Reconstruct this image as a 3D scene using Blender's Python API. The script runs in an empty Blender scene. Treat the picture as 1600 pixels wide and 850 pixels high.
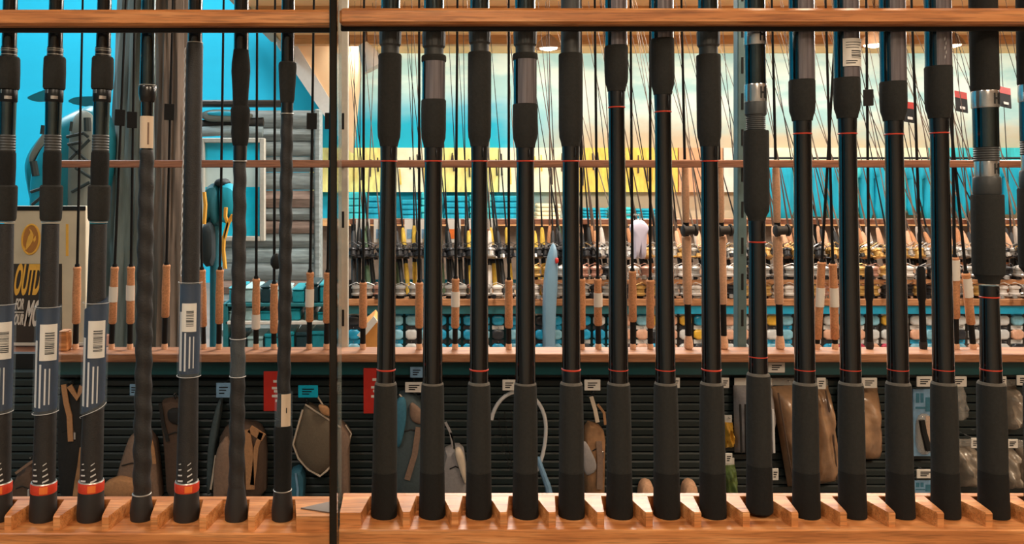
import bpy, bmesh, math, random
from mathutils import Vector, Quaternion, Matrix

random.seed(11)
sc = bpy.context.scene
COL = sc.collection
PI = math.pi

# ------------------------------------------------------------------ camera
F = 1280.0            # focal length in pixels of the 1600 x 850 frame
U0, V0 = 640.0, 280.0  # principal point (the frame is an off-centre crop)
ZC = 1.20             # camera height
cam_d = bpy.data.cameras.new('camera')
cam = bpy.data.objects.new('camera', cam_d)
COL.objects.link(cam)
cam.location = (0, 0, ZC)
cam.rotation_euler = (PI / 2, 0, 0)
cam_d.sensor_fit = 'HORIZONTAL'
cam_d.sensor_width = 36.0
cam_d.lens = F / 1600.0 * 36.0
cam_d.shift_x = (800.0 - U0) / 1600.0
cam_d.shift_y = -(425.0 - V0) / 1600.0
cam_d.clip_start = 0.05
cam_d.clip_end = 60
sc.camera = cam

# ------------------------------------------------------------------ world, exposure
w = bpy.data.worlds.new('world')
sc.world = w
w.use_nodes = True
w.node_tree.nodes['Background'].inputs[0].default_value = (0.75, 0.85, 1.0, 1)
w.node_tree.nodes['Background'].inputs[1].default_value = 0.25
sc.view_settings.view_transform = 'Standard'
sc.view_settings.look = 'None'
sc.view_settings.gamma = 1.0
sc.view_settings.use_curve_mapping = False
sc.view_settings.exposure = 0.0

# ceiling lights: (x, y, z, size, watts, colour); each one is built as a fitting below
WARM = (1.0, 0.80, 0.58)
NEUT = (1.0, 0.93, 0.84)
COOL = (0.85, 0.95, 1.0)
CEIL = 2.66
LIGHTS = [
    (1.8, -0.5, CEIL, 0.5, 42, WARM),
    (0.2, -1.5, CEIL, 0.6, 52, WARM),
    (-1.2, 0.1, CEIL, 0.5, 14, NEUT),
    (1.2, 1.55, CEIL, 0.5, 26, WARM),
    (3.2, 2.6, CEIL, 0.6, 50, NEUT),
    (0.3, 3.1, CEIL, 0.6, 50, NEUT),
    (1.4, 4.6, CEIL, 0.8, 85, NEUT),
    (4.6, 4.6, CEIL, 0.8, 95, NEUT),
    (0.6, 5.75, CEIL, 0.8, 140, NEUT),
    (3.2, 5.75, CEIL, 0.8, 140, NEUT),
    (6.2, 5.75, CEIL, 0.8, 140, NEUT),
    (-2.6, 3.2, 5.0, 0.9, 150, COOL),
    (-2.2, 6.6, 5.0, 0.9, 290, COOL),
    (-5.0, 6.0, 5.0, 0.9, 290, COOL),
]


def px(u, v, Y):
    """world point seen at photo pixel (u, v) at distance Y from the lens plane"""
    return Vector(((u - U0) * Y / F, Y, ZC - (v - V0) * Y / F))


# ------------------------------------------------------------------ materials
def lin(c):
    out = []
    for x in c[:3]:
        x = x / 255.0
        out.append(x / 12.92 if x <= 0.04045 else ((x + 0.055) / 1.055) ** 2.4)
    return (*out, 1.0)


MATS = {}


def new_mat(name):
    m = bpy.data.materials.new(name)
    m.use_nodes = True
    nt = m.node_tree
    return m, nt, nt.nodes['Principled BSDF']


def mat(name, rgb, rough=0.6, metal=0.0, var=0.12, scale=40.0, bump=0.0, coat=0.0, spec=0.5, stretch=(1, 1, 1), bscale=None):
    """plain procedural material: colour broken up by noise, optional fine relief"""
    if name in MATS:
        return MATS[name]
    m, nt, b = new_mat(name)
    N = nt.nodes
    L = nt.links
    tc = N.new('ShaderNodeTexCoord')
    mp = N.new('ShaderNodeMapping')
    mp.inputs['Scale'].default_value = stretch
    L.new(tc.outputs['Object'], mp.inputs['Vector'])
    nz = N.new('ShaderNodeTexNoise')
    nz.inputs['Scale'].default_value = scale
    nz.inputs['Detail'].default_value = 4
    L.new(mp.outputs['Vector'], nz.inputs['Vector'])
    rp = N.new('ShaderNodeValToRGB')
    c = lin(rgb)
    rp.color_ramp.elements[0].position = 0.25
    rp.color_ramp.elements[1].position = 0.75
    rp.color_ramp.elements[0].color = (*[max(0, x * (1 - var)) for x in c[:3]], 1)
    rp.color_ramp.elements[1].color = (*[min(1, x * (1 + var)) for x in c[:3]], 1)
    L.new(nz.outputs['Fac'], rp.inputs['Fac'])
    L.new(rp.outputs['Color'], b.inputs['Base Color'])
    b.inputs['Roughness'].default_value = rough
    b.inputs['Metallic'].default_value = metal
    b.inputs['Coat Weight'].default_value = coat
    b.inputs['Coat Roughness'].default_value = 0.08
    b.inputs['Specular IOR Level'].default_value = spec
    if bump > 0:
        nb = N.new('ShaderNodeTexNoise')
        nb.inputs['Scale'].default_value = bscale or scale * 4
        nb.inputs['Detail'].default_value = 3
        L.new(mp.outputs['Vector'], nb.inputs['Vector'])
        bp = N.new('ShaderNodeBump')
        bp.inputs['Strength'].default_value = bump
        bp.inputs['Distance'].default_value = 0.002
        L.new(nb.outputs['Fac'], bp.inputs['Height'])
        L.new(bp.outputs['Normal'], b.inputs['Normal'])
    MATS[name] = m
    return m


def wood(name, dark, mid, light, scale=1.0, rough=0.42, coat=0.25):
    """oak: long grain along X with darker pores"""
    m, nt, b = new_mat(name)
    N = nt.nodes
    L = nt.links
    tc = N.new('ShaderNodeTexCoord')
    mp = N.new('ShaderNodeMapping')
    mp.inputs['Scale'].default_value = (2.2 * scale, 34 * scale, 34 * scale)
    L.new(tc.outputs['Object'], mp.inputs['Vector'])
    n1 = N.new('ShaderNodeTexNoise')
    n1.inputs['Scale'].default_value = 2.6
    n1.inputs['Detail'].default_value = 6
    n1.inputs['Distortion'].default_value = 0.8
    L.new(mp.outputs['Vector'], n1.inputs['Vector'])
    r1 = N.new('ShaderNodeValToRGB')
    e = r1.color_ramp.elements
    e[0].position = 0.28
    e[0].color = lin(dark)
    e[1].position = 0.72
    e[1].color = lin(light)
    k = e.new(0.5)
    k.color = lin(mid)
    L.new(n1.outputs['Fac'], r1.inputs['Fac'])
    mp2 = N.new('ShaderNodeMapping')
    mp2.inputs['Scale'].default_value = (14 * scale, 330 * scale, 330 * scale)
    L.new(tc.outputs['Object'], mp2.inputs['Vector'])
    n2 = N.new('ShaderNodeTexNoise')
    n2.inputs['Scale'].default_value = 2.0
    n2.inputs['Detail'].default_value = 2
    L.new(mp2.outputs['Vector'], n2.inputs['Vector'])
    r2 = N.new('ShaderNodeValToRGB')
    r2.color_ramp.elements[0].position = 0.36
    r2.color_ramp.elements[0].color = (0.55, 0.55, 0.55, 1)
    r2.color_ramp.elements[1].position = 0.5
    r2.color_ramp.elements[1].color = (1, 1, 1, 1)
    L.new(n2.outputs['Fac'], r2.inputs['Fac'])
    mx = N.new('ShaderNodeMix')
    mx.data_type = 'RGBA'
    mx.blend_type = 'MULTIPLY'
    mx.inputs[0].default_value = 0.75
    L.new(r1.outputs['Color'], mx.inputs[6])
    L.new(r2.outputs['Color'], mx.inputs[7])
    L.new(mx.outputs[2], b.inputs['Base Color'])
    b.inputs['Roughness'].default_value = rough
    b.inputs['Coat Weight'].default_value = coat
    b.inputs['Coat Roughness'].default_value = 0.25
    bp = N.new('ShaderNodeBump')
    bp.inputs['Strength'].default_value = 0.25
    bp.inputs['Distance'].default_value = 0.0006
    L.new(n2.outputs['Fac'], bp.inputs['Height'])
    L.new(bp.outputs['Normal'], b.inputs['Normal'])
    MATS[name] = m
    return m


def clear(name, rgb, alpha=0.25, rough=0.06):
    m, nt, b = new_mat(name)
    b.inputs['Base Color'].default_value = lin(rgb)
    b.inputs['Roughness'].default_value = rough
    b.inputs['Alpha'].default_value = alpha
    b.inputs['Specular IOR Level'].default_value = 0.8
    tc = nt.nodes.new('ShaderNodeTexCoord')
    nz = nt.nodes.new('ShaderNodeTexNoise')
    nz.inputs['Scale'].default_value = 90
    nt.links.new(tc.outputs['Object'], nz.inputs['Vector'])
    bp = nt.nodes.new('ShaderNodeBump')
    bp.inputs['Strength'].default_value = 0.15
    bp.inputs['Distance'].default_value = 0.002
    nt.links.new(nz.outputs['Fac'], bp.inputs['Height'])
    nt.links.new(bp.outputs['Normal'], b.inputs['Normal'])
    MATS[name] = m
    return m


def emit(name, rgb, s):
    m, nt, b = new_mat(name)
    b.inputs['Base Color'].default_value = lin(rgb)
    b.inputs['Emission Color'].default_value = lin(rgb)
    b.inputs['Emission Strength'].default_value = s
    MATS[name] = m
    return m


wood('oak', (166, 100, 52), (204, 132, 74), (228, 164, 106))
wood('oak_pale', (150, 98, 60), (182, 126, 82), (204, 150, 106), rough=0.55, coat=0.1)
wood('ledge_wood', (122, 78, 50), (150, 100, 66), (172, 122, 86), rough=0.6, coat=0.05)
wood('rail_wood', (120, 72, 50), (150, 98, 72), (172, 120, 92), rough=0.5)
mat('foam', (44, 44, 42), rough=0.95, var=0.15, scale=300, bump=0.35, bscale=1600, spec=0.25)
mat('foam_dark', (28, 28, 27), rough=0.9, var=0.15, scale=300, bump=0.3, bscale=1400, spec=0.25)
mat('foam_highlight', (96, 92, 86), rough=0.95, var=0.15, scale=300, bump=0.3, bscale=1600, spec=0.2)  # highlight on the rounded grip edge, put into a lighter foam colour
mat('blank', (12, 11, 11), rough=0.16, var=0.1, coat=0.6)
mat('blank_far', (22, 21, 21), rough=0.7, spec=0.2, var=0.1)
mat('winding', (17, 15, 15), rough=0.3, var=0.4, scale=400, stretch=(1, 1, 6), coat=0.3)
mat('thread_red', (196, 58, 34), rough=0.45, var=0.2, scale=900)
mat('thread_silver', (190, 188, 182), rough=0.35, metal=0.6, var=0.1)
mat('collar', (58, 60, 60), rough=0.5, var=0.12, scale=200)
mat('graphite', (112, 106, 110), rough=0.25, metal=0.2, var=0.55, scale=26, stretch=(12, 12, 0.3), coat=0.4)
mat('seat_teal', (84, 96, 100), rough=0.16, metal=1.0, var=0.15, scale=60)
mat('silver', (205, 205, 205), rough=0.22, metal=0.9, var=0.12, scale=120)
mat('rubber', (30, 29, 29), rough=0.6, var=0.1, scale=200)
mat('wrap', (33, 31, 30), rough=0.62, var=0.25, scale=160, bump=0.3)
mat('ink', (20, 20, 20), rough=0.7, var=0.02)
mat('paper', (226, 220, 210), rough=0.6, var=0.03)
mat('paper_cream', (214, 192, 166), rough=0.6, var=0.04)
mat('paper_blue', (6, 32, 62), rough=0.55, var=0.25, scale=60)
mat('paper_sky', (120, 158, 190), rough=0.35, var=0.25, scale=60)
mat('white_print', (205, 205, 205), rough=0.5, var=0.05)
mat('orange_print', (235, 120, 50), rough=0.4, var=0.15)
mat('steel_dark', (42, 44, 46), rough=0.35, metal=0.7, var=0.15)
mat('triangle_grey', (120, 108, 100), rough=0.5, metal=0.4, var=0.1)
mat('chrome_dark', (58, 56, 52), rough=0.12, metal=0.9, var=0.1)
mat('slat', (15, 33, 34), rough=0.5, var=0.15, scale=12, stretch=(1, 8, 8), coat=0.2)
mat('slat_back', (10, 13, 14), rough=0.7, var=0.1)
mat('header', (16, 70, 74), rough=0.3, var=0.1, scale=10, coat=0.3)  # teal raised to stand in for blue light reflected on the strip
mat('cork', (196, 138, 96), rough=0.85, var=0.28, scale=260, bump=0.4)
mat('cork_pale', (214, 168, 134), rough=0.8, var=0.18, scale=260, bump=0.3)
mat('upright_pale', (205, 200, 186), rough=0.4, metal=0.2, var=0.08)
mat('upright_teal', (96, 122, 126), rough=0.4, metal=0.3, var=0.1)
mat('slot_black', (14, 14, 14), rough=0.8, var=0.05)
mat('price_white', (216, 212, 204), rough=0.5, var=0.03)
mat('price_cyan', (20, 168, 200), rough=0.25, var=0.05)
mat('price_red', (186, 44, 34), rough=0.4, var=0.1)
clear('film', (200, 220, 232), 0.035, 0.04)
clear('acrylic', (150, 158, 150), 0.28, 0.04)
clear('bag_clear', (200, 196, 188), 0.35, 0.12)
mat('canvas_olive', (104, 92, 76), rough=0.85, var=0.12, scale=200, bump=0.4)
mat('canvas_tan', (178, 132, 92), rough=0.85, var=0.14, scale=160, bump=0.4)
mat('canvas_taupe', (132, 108, 92), rough=0.85, var=0.14, scale=160, bump=0.4)
mat('canvas_brown', (84, 66, 54), rough=0.85, var=0.14, scale=160, bump=0.4)
mat('canvas_grey', (150, 146, 146), rough=0.85, var=0.1, scale=160, bump=0.3)
mat('canvas_slate', (70, 84, 88), rough=0.8, var=0.14, scale=160, bump=0.3)
mat('canvas_blue', (52, 110, 134), rough=0.7, var=0.14, scale=120, bump=0.3)
mat('canvas_black', (30, 30, 30), rough=0.85, var=0.2, scale=160, bump=0.3)
mat('piping', (206, 190, 170), rough=0.7, var=0.1)
mat('camo', (150, 112, 78), rough=0.85, var=0.55, scale=22, bump=0.3)
mat('kraft', (156, 122, 92), rough=0.3, var=0.25, scale=40, bump=0.7, bscale=60, coat=0.7)
mat('kraft_grey', (140, 128, 114), rough=0.3, var=0.25, scale=40, bump=0.7, bscale=60, coat=0.7)
mat('mesh_green', (86, 104, 52), rough=0.5, var=0.3, scale=60)
mat('mesh_yellow', (200, 150, 50), rough=0.5, var=0.3, scale=60)


# ------------------------------------------------------------------ mesh builder
class MB:
    def __init__(s):
        s.v = []
        s.f = []

    def add(s, vs, fs):
        o = len(s.v)
        s.v += [tuple(p) for p in vs]
        s.f += [tuple(i + o for i in f) for f in fs]
        return s

    def box(s, lo, hi, bev=0.0):
        x0, y0, z0 = lo
        x1, y1, z1 = hi
        if bev <= 0:
            vs = [(x0, y0, z0), (x1, y0, z0), (x1, y1, z0), (x0, y1, z0), (x0, y0, z1), (x1, y0, z1), (x1, y1, z1), (x0, y1, z1)]
            return s.add(vs, [(0, 3, 2, 1), (4, 5, 6, 7), (0, 1, 5, 4), (1, 2, 6, 5), (2, 3, 7, 6), (3, 0, 4, 7)])
        b = bev
        ring = lambda z, i: [(x0 + i, y0, z), (x1 - i, y0, z), (x1, y0 + i, z), (x1, y1 - i, z), (x1 - i, y1, z), (x0 + i, y1, z), (x0, y1 - i, z), (x0, y0 + i, z)]
        ring2 = lambda z: [(x0 + b, y0 + b, z)] * 0 + [(x0 + b * 1.6, y0 + b, z), (x1 - b * 1.6, y0 + b, z), (x1 - b, y0 + b * 1.6, z), (x1 - b, y1 - b * 1.6, z), (x1 - b * 1.6, y1 - b, z), (x0 + b * 1.6, y1 - b, z), (x0 + b, y1 - b * 1.6, z), (x0 + b, y0 + b * 1.6, z)]
        rings = [ring2(z0), ring(z0 + b, b), ring(z1 - b, b), ring2(z1)]
        vs = [p for r in rings for p in r]
        fs = [tuple(range(7, -1, -1)), tuple(range(24, 32))]
        for k in range(3):
            for i in range(8):
                j = (i + 1) % 8
                fs.append((k * 8 + i, k * 8 + j, k * 8 + 8 + j, k * 8 + 8 + i))
        return s.add(vs, fs)

    def lathe(s, prof, n=20, c=(0, 0, 0), fn=None, cap=True):
        """prof: (z, r) list from bottom to top"""
        vs = []
        fs = []
        for z, r in prof:
            for i in range(n):
                a = 2 * PI * i / n
                rr = fn(a, z, r) if fn else r
                vs.append((c[0] + rr * math.cos(a), c[1] + rr * math.sin(a), c[2] + z))
        m = len(prof)
        for k in range(m - 1):
            for i in range(n):
                j = (i + 1) % n
                fs.append((k * n + i, k * n + j, (k + 1) * n + j, (k + 1) * n + i))
        if cap:
            fs.append(tuple(range(n - 1, -1, -1)))
            fs.append(tuple(range((m - 1) * n, m * n)))
        return s.add(vs, fs)

    def tube(s, pts, r, n=8, closed=False, r1=None):
        pts = [Vector(p) for p in pts]
        m = len(pts)
        vs = []
        fs = []
        up = Vector((0, 0.01, 1)).normalized()
        for k, p in enumerate(pts):
            a = pts[(k - 1) % m] if (closed or k > 0) else p
            b = pts[(k + 1) % m] if (closed or k < m - 1) else p
            t = (b - a)
            t = t.normalized() if t.length > 1e-9 else Vector((0, 0, 1))
            ref = Vector((0, 1, 0)) if abs(t.y) < 0.9 else Vector((1, 0, 0))
            e1 = t.cross(ref).normalized()
            e2 = t.cross(e1).normalized()
            rr = r if r1 is None else r + (r1 - r) * k / max(1, m - 1)
            for i in range(n):
                q = 2 * PI * i / n
                vs.append(p + e1 * (rr * math.cos(q)) + e2 * (rr * math.sin(q)))
        for k in range(m if closed else m - 1):
            k2 = (k + 1) % m
            for i in range(n):
                j = (i + 1) % n
                fs.append((k * n + i, k * n + j, k2 * n + j, k2 * n + i))
        if not closed:
            fs.append(tuple(range(n - 1, -1, -1)))
            fs.append(tuple(range((m - 1) * n, m * n)))
        return s.add(vs, fs)

    def prism(s, outline, y0, y1):
        """outline: (x, z) polygon, extruded from y0 to y1"""
        n = len(outline)
        vs = [(x, y0, z) for x, z in outline] + [(x, y1, z) for x, z in outline]
        fs = [tuple(range(n)), tuple(range(2 * n - 1, n - 1, -1))]
        for i in range(n):
            j = (i + 1) % n
            fs.append((j, i, n + i, n + j))
        return s.add(vs, fs)

    def prism_z(s, outline, z0, z1):
        n = len(outline)
        vs = [(x, y, z0) for x, y in outline] + [(x, y, z1) for x, y in outline]
        fs = [tuple(range(n - 1, -1, -1)), tuple(range(n, 2 * n))]
        for i in range(n):
            j = (i + 1) % n
            fs.append((i, j, n + j, n + i))
        return s.add(vs, fs)

    def puffy(s, outline, y_back, depth, it=2):
        """stuffed fabric body: outline (x, z), soft rounded edges, front towards -Y"""
        pts = smooth_outline(outline, it)
        n = len(pts)
        cx = sum(p[0] for p in pts) / n
        cz = sum(p[1] for p in pts) / n
        prof = [(0.0, 0.93), (0.12, 1.0), (0.5, 1.0), (0.75, 0.95), (0.92, 0.82), (1.0, 0.55)]
        vs = []
        fs = []
        for d, sc_ in prof:
            for x, z in pts:
                vs.append((cx + (x - cx) * sc_, y_back - depth * d, cz + (z - cz) * sc_))
        for k in range(len(prof) - 1):
            for i in range(n):
                j = (i + 1) % n
                fs.append((k * n + i, k * n + j, (k + 1) * n + j, (k + 1) * n + i))
        fs.append(tuple(range(n - 1, -1, -1)))
        vs.append((cx, y_back - depth * 1.04, cz))
        c = len(vs) - 1
        o = (len(prof) - 1) * n
        for i in range(n):
            fs.append((o + i, o + (i + 1) % n, c))
        return s.add(vs, fs)

    def pillow(s, quad, y_back, depth, wrinkle=.004, seed=0, n=12):
        """filled plastic bag: quad of four (x, z) corners TL TR BR BL, flat seam round a bulging wrinkled front"""
        rnd = random.Random(seed)
        ph = [rnd.uniform(0, 6.28) for _ in range(6)]
        vs = []
        fs = []
        for side in (0, 1):
            for i in range(n + 1):
                for j in range(n + 1):
                    a, b = i / n, j / n
                    tl, tr, br, bl = quad
                    x = (tl[0] * (1 - b) + tr[0] * b) * (1 - a) + (bl[0] * (1 - b) + br[0] * b) * a
                    z = (tl[1] * (1 - b) + tr[1] * b) * (1 - a) + (bl[1] * (1 - b) + br[1] * b) * a
                    e = min(1, 5 * min(a, 1 - a)) * min(1, 5 * min(b, 1 - b))
                    e = e ** .5
                    wv = wrinkle * e * (math.sin(9 * a + 7 * b + ph[0]) + math.sin(-13 * b + 8 * a + ph[1]) + .7 * math.sin(21 * a + 5 * b + ph[2]))
                    y = y_back - .0006 - (depth * e * (.75 + .25 * a) + wv if side == 0 else 0)
                    vs.append((x, y + (.0012 if side else 0), z))
        m = (n + 1) * (n + 1)
        for side in (0, 1):
            for i in range(n):
                for j in range(n):
                    q = (i * (n + 1) + j, i * (n + 1) + j + 1, (i + 1) * (n + 1) + j + 1, (i + 1) * (n + 1) + j)
                    fs.append(tuple(k + side * m for k in (q if side == 0 else q[::-1])))
        ring = [(0, j) for j in range(n)] + [(i, n) for i in range(n)] + [(n, n - j) for j in range(n)] + [(n - i, 0) for i in range(n)]
        ids = [i * (n + 1) + j for i, j in ring]
        for k in range(len(ids)):
            a, b = ids[k], ids[(k + 1) % len(ids)]
            fs.append((b, a, a + m, b + m))
        return s.add(vs, fs)

    def arc(s, z0, z1, a0, a1, r0, r1=None, th=0.0003, n=10, skew=0.0):
        """curved sheet on a vertical cylinder; angle 0 faces the viewer (-Y)"""
        r1 = r0 if r1 is None else r1
        vs = []
        fs = []
        for k in range(n + 1):
            a = a0 + (a1 - a0) * k / n
            sk = skew * (k / n - 0.5)
            for (z, r) in ((z0, r0), (z1, r1)):
                vs.append((r * math.sin(a), -r * math.cos(a), z + sk))
                vs.append(((r + th) * math.sin(a), -(r + th) * math.cos(a), z + sk))
        for k in range(n):
            b = k * 4
            c = b + 4
            fs += [(b + 1, c + 1, c + 3, b + 3), (b, b + 2, c + 2, c), (b + 2, b + 3, c + 3, c + 2), (b, c, c + 1, b + 1)]
        fs += [(0, 1, 3, 2), (n * 4, n * 4 + 2, n * 4 + 3, n * 4 + 1)]
        return s.add(vs, fs)

    def build(s, name, m, parent=None, rel=True, smooth=True, angle=35, label=None):
        off = Vector((0, 0, 0))
        if parent is not None and rel:
            p = parent
            while p is not None:
                off += p.location
                p = p.parent
        me = bpy.data.meshes.new(name)
        me.from_pydata([Vector(p) - off for p in s.v], [], s.f)
        me.validate()
        me.materials.append(MATS[m] if isinstance(m, str) else m)
        bm = bmesh.new()
        bm.from_mesh(me)
        bmesh.ops.recalc_face_normals(bm, faces=bm.faces)
        bm.to_mesh(me)
        bm.free()
        if smooth:
            me.polygons.foreach_set('use_smooth', [True] * len(me.polygons))
            me.set_sharp_from_angle(angle=math.radians(angle))
        o = bpy.data.objects.new(name, me)
        COL.objects.link(o)
        if parent is not None:
            o.parent = parent
        if label:
            o['label'] = label
        return o


def smooth_outline(pts, it=2):
    pts = list(pts)
    for _ in range(it):
        out = []
        n = len(pts)
        for i in range(n):
            a = pts[i]
            b = pts[(i + 1) % n]
            out.append((a[0] * .78 + b[0] * .22, a[1] * .78 + b[1] * .22))
            out.append((a[0] * .22 + b[0] * .78, a[1] * .22 + b[1] * .78))
        pts = out
    return pts


def tag(o, label, cat, group=None):
    o['label'] = label
    o['category'] = cat
    if group:
        o['group'] = group
    return o


def thing(name, loc, label, cat, group=None):
    o = bpy.data.objects.new(name, None)
    o.empty_display_size = 0.05
    COL.objects.link(o)
    o.location = loc
    return tag(o, label, cat, group)


def struct(o):
    o['kind'] = 'structure'
    return o


def dup(o, parent=None):
    c = o.copy()
    COL.objects.link(c)
    c.parent = parent
    for ch in o.children:
        dup(ch, c)
    return c


def ol(pts, Y):
    """pixel outline to (x, z) at distance Y"""
    r = []
    for u, v in pts:
        p = px(u, v, Y)
        r.append((p.x, p.z))
    return r


# ================================================================== ROOM SHELL
FARY = 9.5
mat('floor_mat', (120, 104, 92), rough=0.55, var=0.2, scale=3)
mat('ceil_mat', (242, 196, 138), rough=0.8, var=0.08, scale=3)
mat('wall_low', (120, 104, 90), rough=0.85, var=0.4, scale=9)
mat('wall_plain', (188, 176, 160), rough=0.85, var=0.05, scale=4)
mat('wall_blue', (4, 160, 188), rough=0.8, var=0.06, scale=0.9, stretch=(0.4, 1, 3))
mat('beam_wood', (206, 154, 100), rough=0.7, var=0.2, scale=6, stretch=(1, 6, 6))
mat('fascia_white', (226, 222, 214), rough=0.6, var=0.04)
mat('gable_tan', (232, 198, 156), rough=0.8, var=0.06, scale=2)


def mural_mat():
    m, nt, b = new_mat('mural')
    N = nt.nodes
    L = nt.links
    tc = N.new('ShaderNodeTexCoord')
    sx = N.new('ShaderNodeSeparateXYZ')
    L.new(tc.outputs['Object'], sx.inputs[0])
    nz = N.new('ShaderNodeTexNoise')
    nz.inputs['Scale'].default_value = 1.6
    nz.inputs['Detail'].default_value = 5
    mp = N.new('ShaderNodeMapping')
    mp.inputs['Scale'].default_value = (0.8, 1, 2.4)
    L.new(tc.outputs['Object'], mp.inputs[0])
    L.new(mp.outputs[0], nz.inputs['Vector'])

    def ramp(inp, lo, hi):
        r = N.new('ShaderNodeMapRange')
        r.interpolation_type = 'SMOOTHSTEP'
        r.inputs['From Min'].default_value = lo
        r.inputs['From Max'].default_value = hi
        L.new(inp, r.inputs['Value'])
        return r.outputs[0]

    def math_(op, a, bb):
        q = N.new('ShaderNodeMath')
        q.operation = op
        for i, x in enumerate((a, bb)):
            if isinstance(x, (int, float)):
                q.inputs[i].default_value = x
            else:
                L.new(x, q.inputs[i])
        return q.outputs[0]
    zz = math_('ADD', sx.outputs['Z'], math_('MULTIPLY', math_('SUBTRACT', nz.outputs['Fac'], 0.5), 0.7))
    low = ramp(zz, 2.35, 1.85)
    left = ramp(math_('ADD', sx.outputs['X'], math_('MULTIPLY', math_('SUBTRACT', nz.outputs['Fac'], 0.5), 1.2)), 2.1, 0.9)
    teal = math_('MULTIPLY', low, left)
    tan = math_('MULTIPLY', ramp(zz, 2.0, 1.6), math_('SUBTRACT', 1.0, left))

    def mix(f, a, c):
        q = N.new('ShaderNodeMix')
        q.data_type = 'RGBA'
        L.new(f, q.inputs[0])
        if isinstance(a, tuple):
            q.inputs[6].default_value = a
        else:
            L.new(a, q.inputs[6])
        q.inputs[7].default_value = c
        return q.outputs[2]
    cloud = ramp(nz.outputs['Fac'], 0.42, 0.62)
    base = mix(cloud, lin((204, 222, 214)), lin((160, 200, 200)))
    c1 = mix(tan, base, lin((190, 176, 150)))
    c2 = mix(teal, c1, lin((0, 166, 198)))
    L.new(c2, b.inputs['Base Color'])
    b.inputs['Roughness'].default_value = 0.8
    MATS['mural'] = m


mural_mat()

XL, XR, YB = -8.0, 9.0, -3.2
struct(MB().box((XL - .1, YB - .1, -0.1), (XR + .1, FARY + .3, 0.0)).build('floor', 'floor_mat', smooth=False))
struct(MB().box((-1.35, YB, CEIL), (XR, FARY + .2, CEIL + .12)).build('ceiling', 'ceil_mat', smooth=False))
struct(MB().box((XL, YB, 5.6), (-1.35, FARY + .2, 5.7)).build('ceiling_raised', 'wall_blue', smooth=False))
struct(MB().box((-1.45, YB, CEIL - .02), (-1.35, FARY - 0.9, 5.6)).build('wall_bulkhead', 'wall_plain', smooth=False))
struct(MB().box((XL, FARY, 0), (-0.86, FARY + .15, 5.6)).build('wall_back_left', 'wall_blue', smooth=False))
struct(MB().box((-0.86, FARY, 0), (XR, FARY + .15, CEIL)).build('wall_back', 'mural', smooth=False))
struct(MB().box((XL - .1, YB, 0), (XL, FARY + .15, 5.6)).build('wall_left', 'wall_blue', smooth=False))
struct(MB().box((XR, YB, 0), (XR + .1, FARY + .15, CEIL + .1)).build('wall_right', 'wall_plain', smooth=False))
struct(MB().box((XL, YB - .1, 0), (XR, YB, 5.6)).build('wall_front', 'wall_plain', smooth=False))
for i, yb in enumerate((5.6, 6.9, 8.3)):
    struct(MB().box((-1.3, yb, CEIL - .09), (XR - .02, yb + .14, CEIL + .01)).build('trim_%d' % (i + 1), 'beam_wood', smooth=False))
# tan gable with a sloping white rake board, left of the mural
GY = 8.7
g = MB().prism(ol([(372, -170), (560, -170), (560, 110), (548, 238), (524, 205), (405, -20)], GY), GY, GY + .5)
struct(g.build('wall_gable', 'gable_tan', smooth=False))
g = MB().prism(ol([(345, -60), (378, -70), (530, 178), (530, 215)], GY), GY - .06, GY)
struct(g.build('trim_4', 'fascia_white', smooth=False))

# ceiling light fittings (lamp is part of the fitting)
mat('lamp_housing', (200, 196, 188), rough=0.5)
emit('lamp_diffuser', (255, 240, 220), 3.0)
for i, (x, y, z, s_, wt, c_) in enumerate(LIGHTS):
    zz = z - .055 if z < 3 else 5.55
    t = thing('ceiling_light', (x, y, zz), 'square ceiling light fitting above the shop floor', 'ceiling light', 'square ceiling lights over the aisles')
    h = s_ / 2
    fr = MB()
    for a, b_ in (((-h - .03, -h - .03), (h + .03, -h)), ((-h - .03, h), (h + .03, h + .03)), ((-h - .03, -h), (-h, h)), ((h, -h), (h + .03, h))):
        fr.box((x + a[0], y + a[1], zz), (x + b_[0], y + b_[1], zz + .05))
    fr.build('frame', 'lamp_housing', t, smooth=False)
    MB().box((x - h, y - h, zz + .02), (x + h, y + h, zz + .05)).build('diffuser', 'lamp_diffuser', t, smooth=False)
    ld = bpy.data.lights.new('lamp', 'AREA')
    ld.shape = 'SQUARE'
    ld.size = s_
    ld.energy = wt
    ld.color = c_
    lo = bpy.data.objects.new('lamp', ld)
    COL.objects.link(lo)
    lo.parent = t
    lo.location = (0, 0, 0.01)

# fill lights added out of sight behind the last beam to brighten the mural
for x in (-0.1, 1.5, 3.1, 4.7, 6.3, 7.9):
    zz, y = CEIL - .035, 8.52
    t = thing('hidden_fill_light', (x, y, zz), 'slim added fill light hidden behind the last ceiling beam', 'ceiling light', 'added fill lights hidden behind the beam')
    MB().box((x - .6, y - .03, zz + .012), (x + .6, y + .03, zz + .034), .003).build('housing', 'lamp_housing', t, smooth=False)
    MB().box((x - .58, y - .022, zz + .006), (x + .58, y + .022, zz + .012)).build('diffuser', 'lamp_diffuser', t, smooth=False)
    ld = bpy.data.lights.new('lamp', 'AREA')
    ld.shape = 'RECTANGLE'
    ld.size = 1.15
    ld.size_y = .04
    ld.energy = 20
    ld.color = (1.0, .94, .85)
    lo = bpy.data.objects.new('lamp', ld)
    COL.objects.link(lo)
    lo.parent = t
    lo.location = (0, 0, 0)
    lo.rotation_euler = (math.radians(32), 0, 0)

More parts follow.
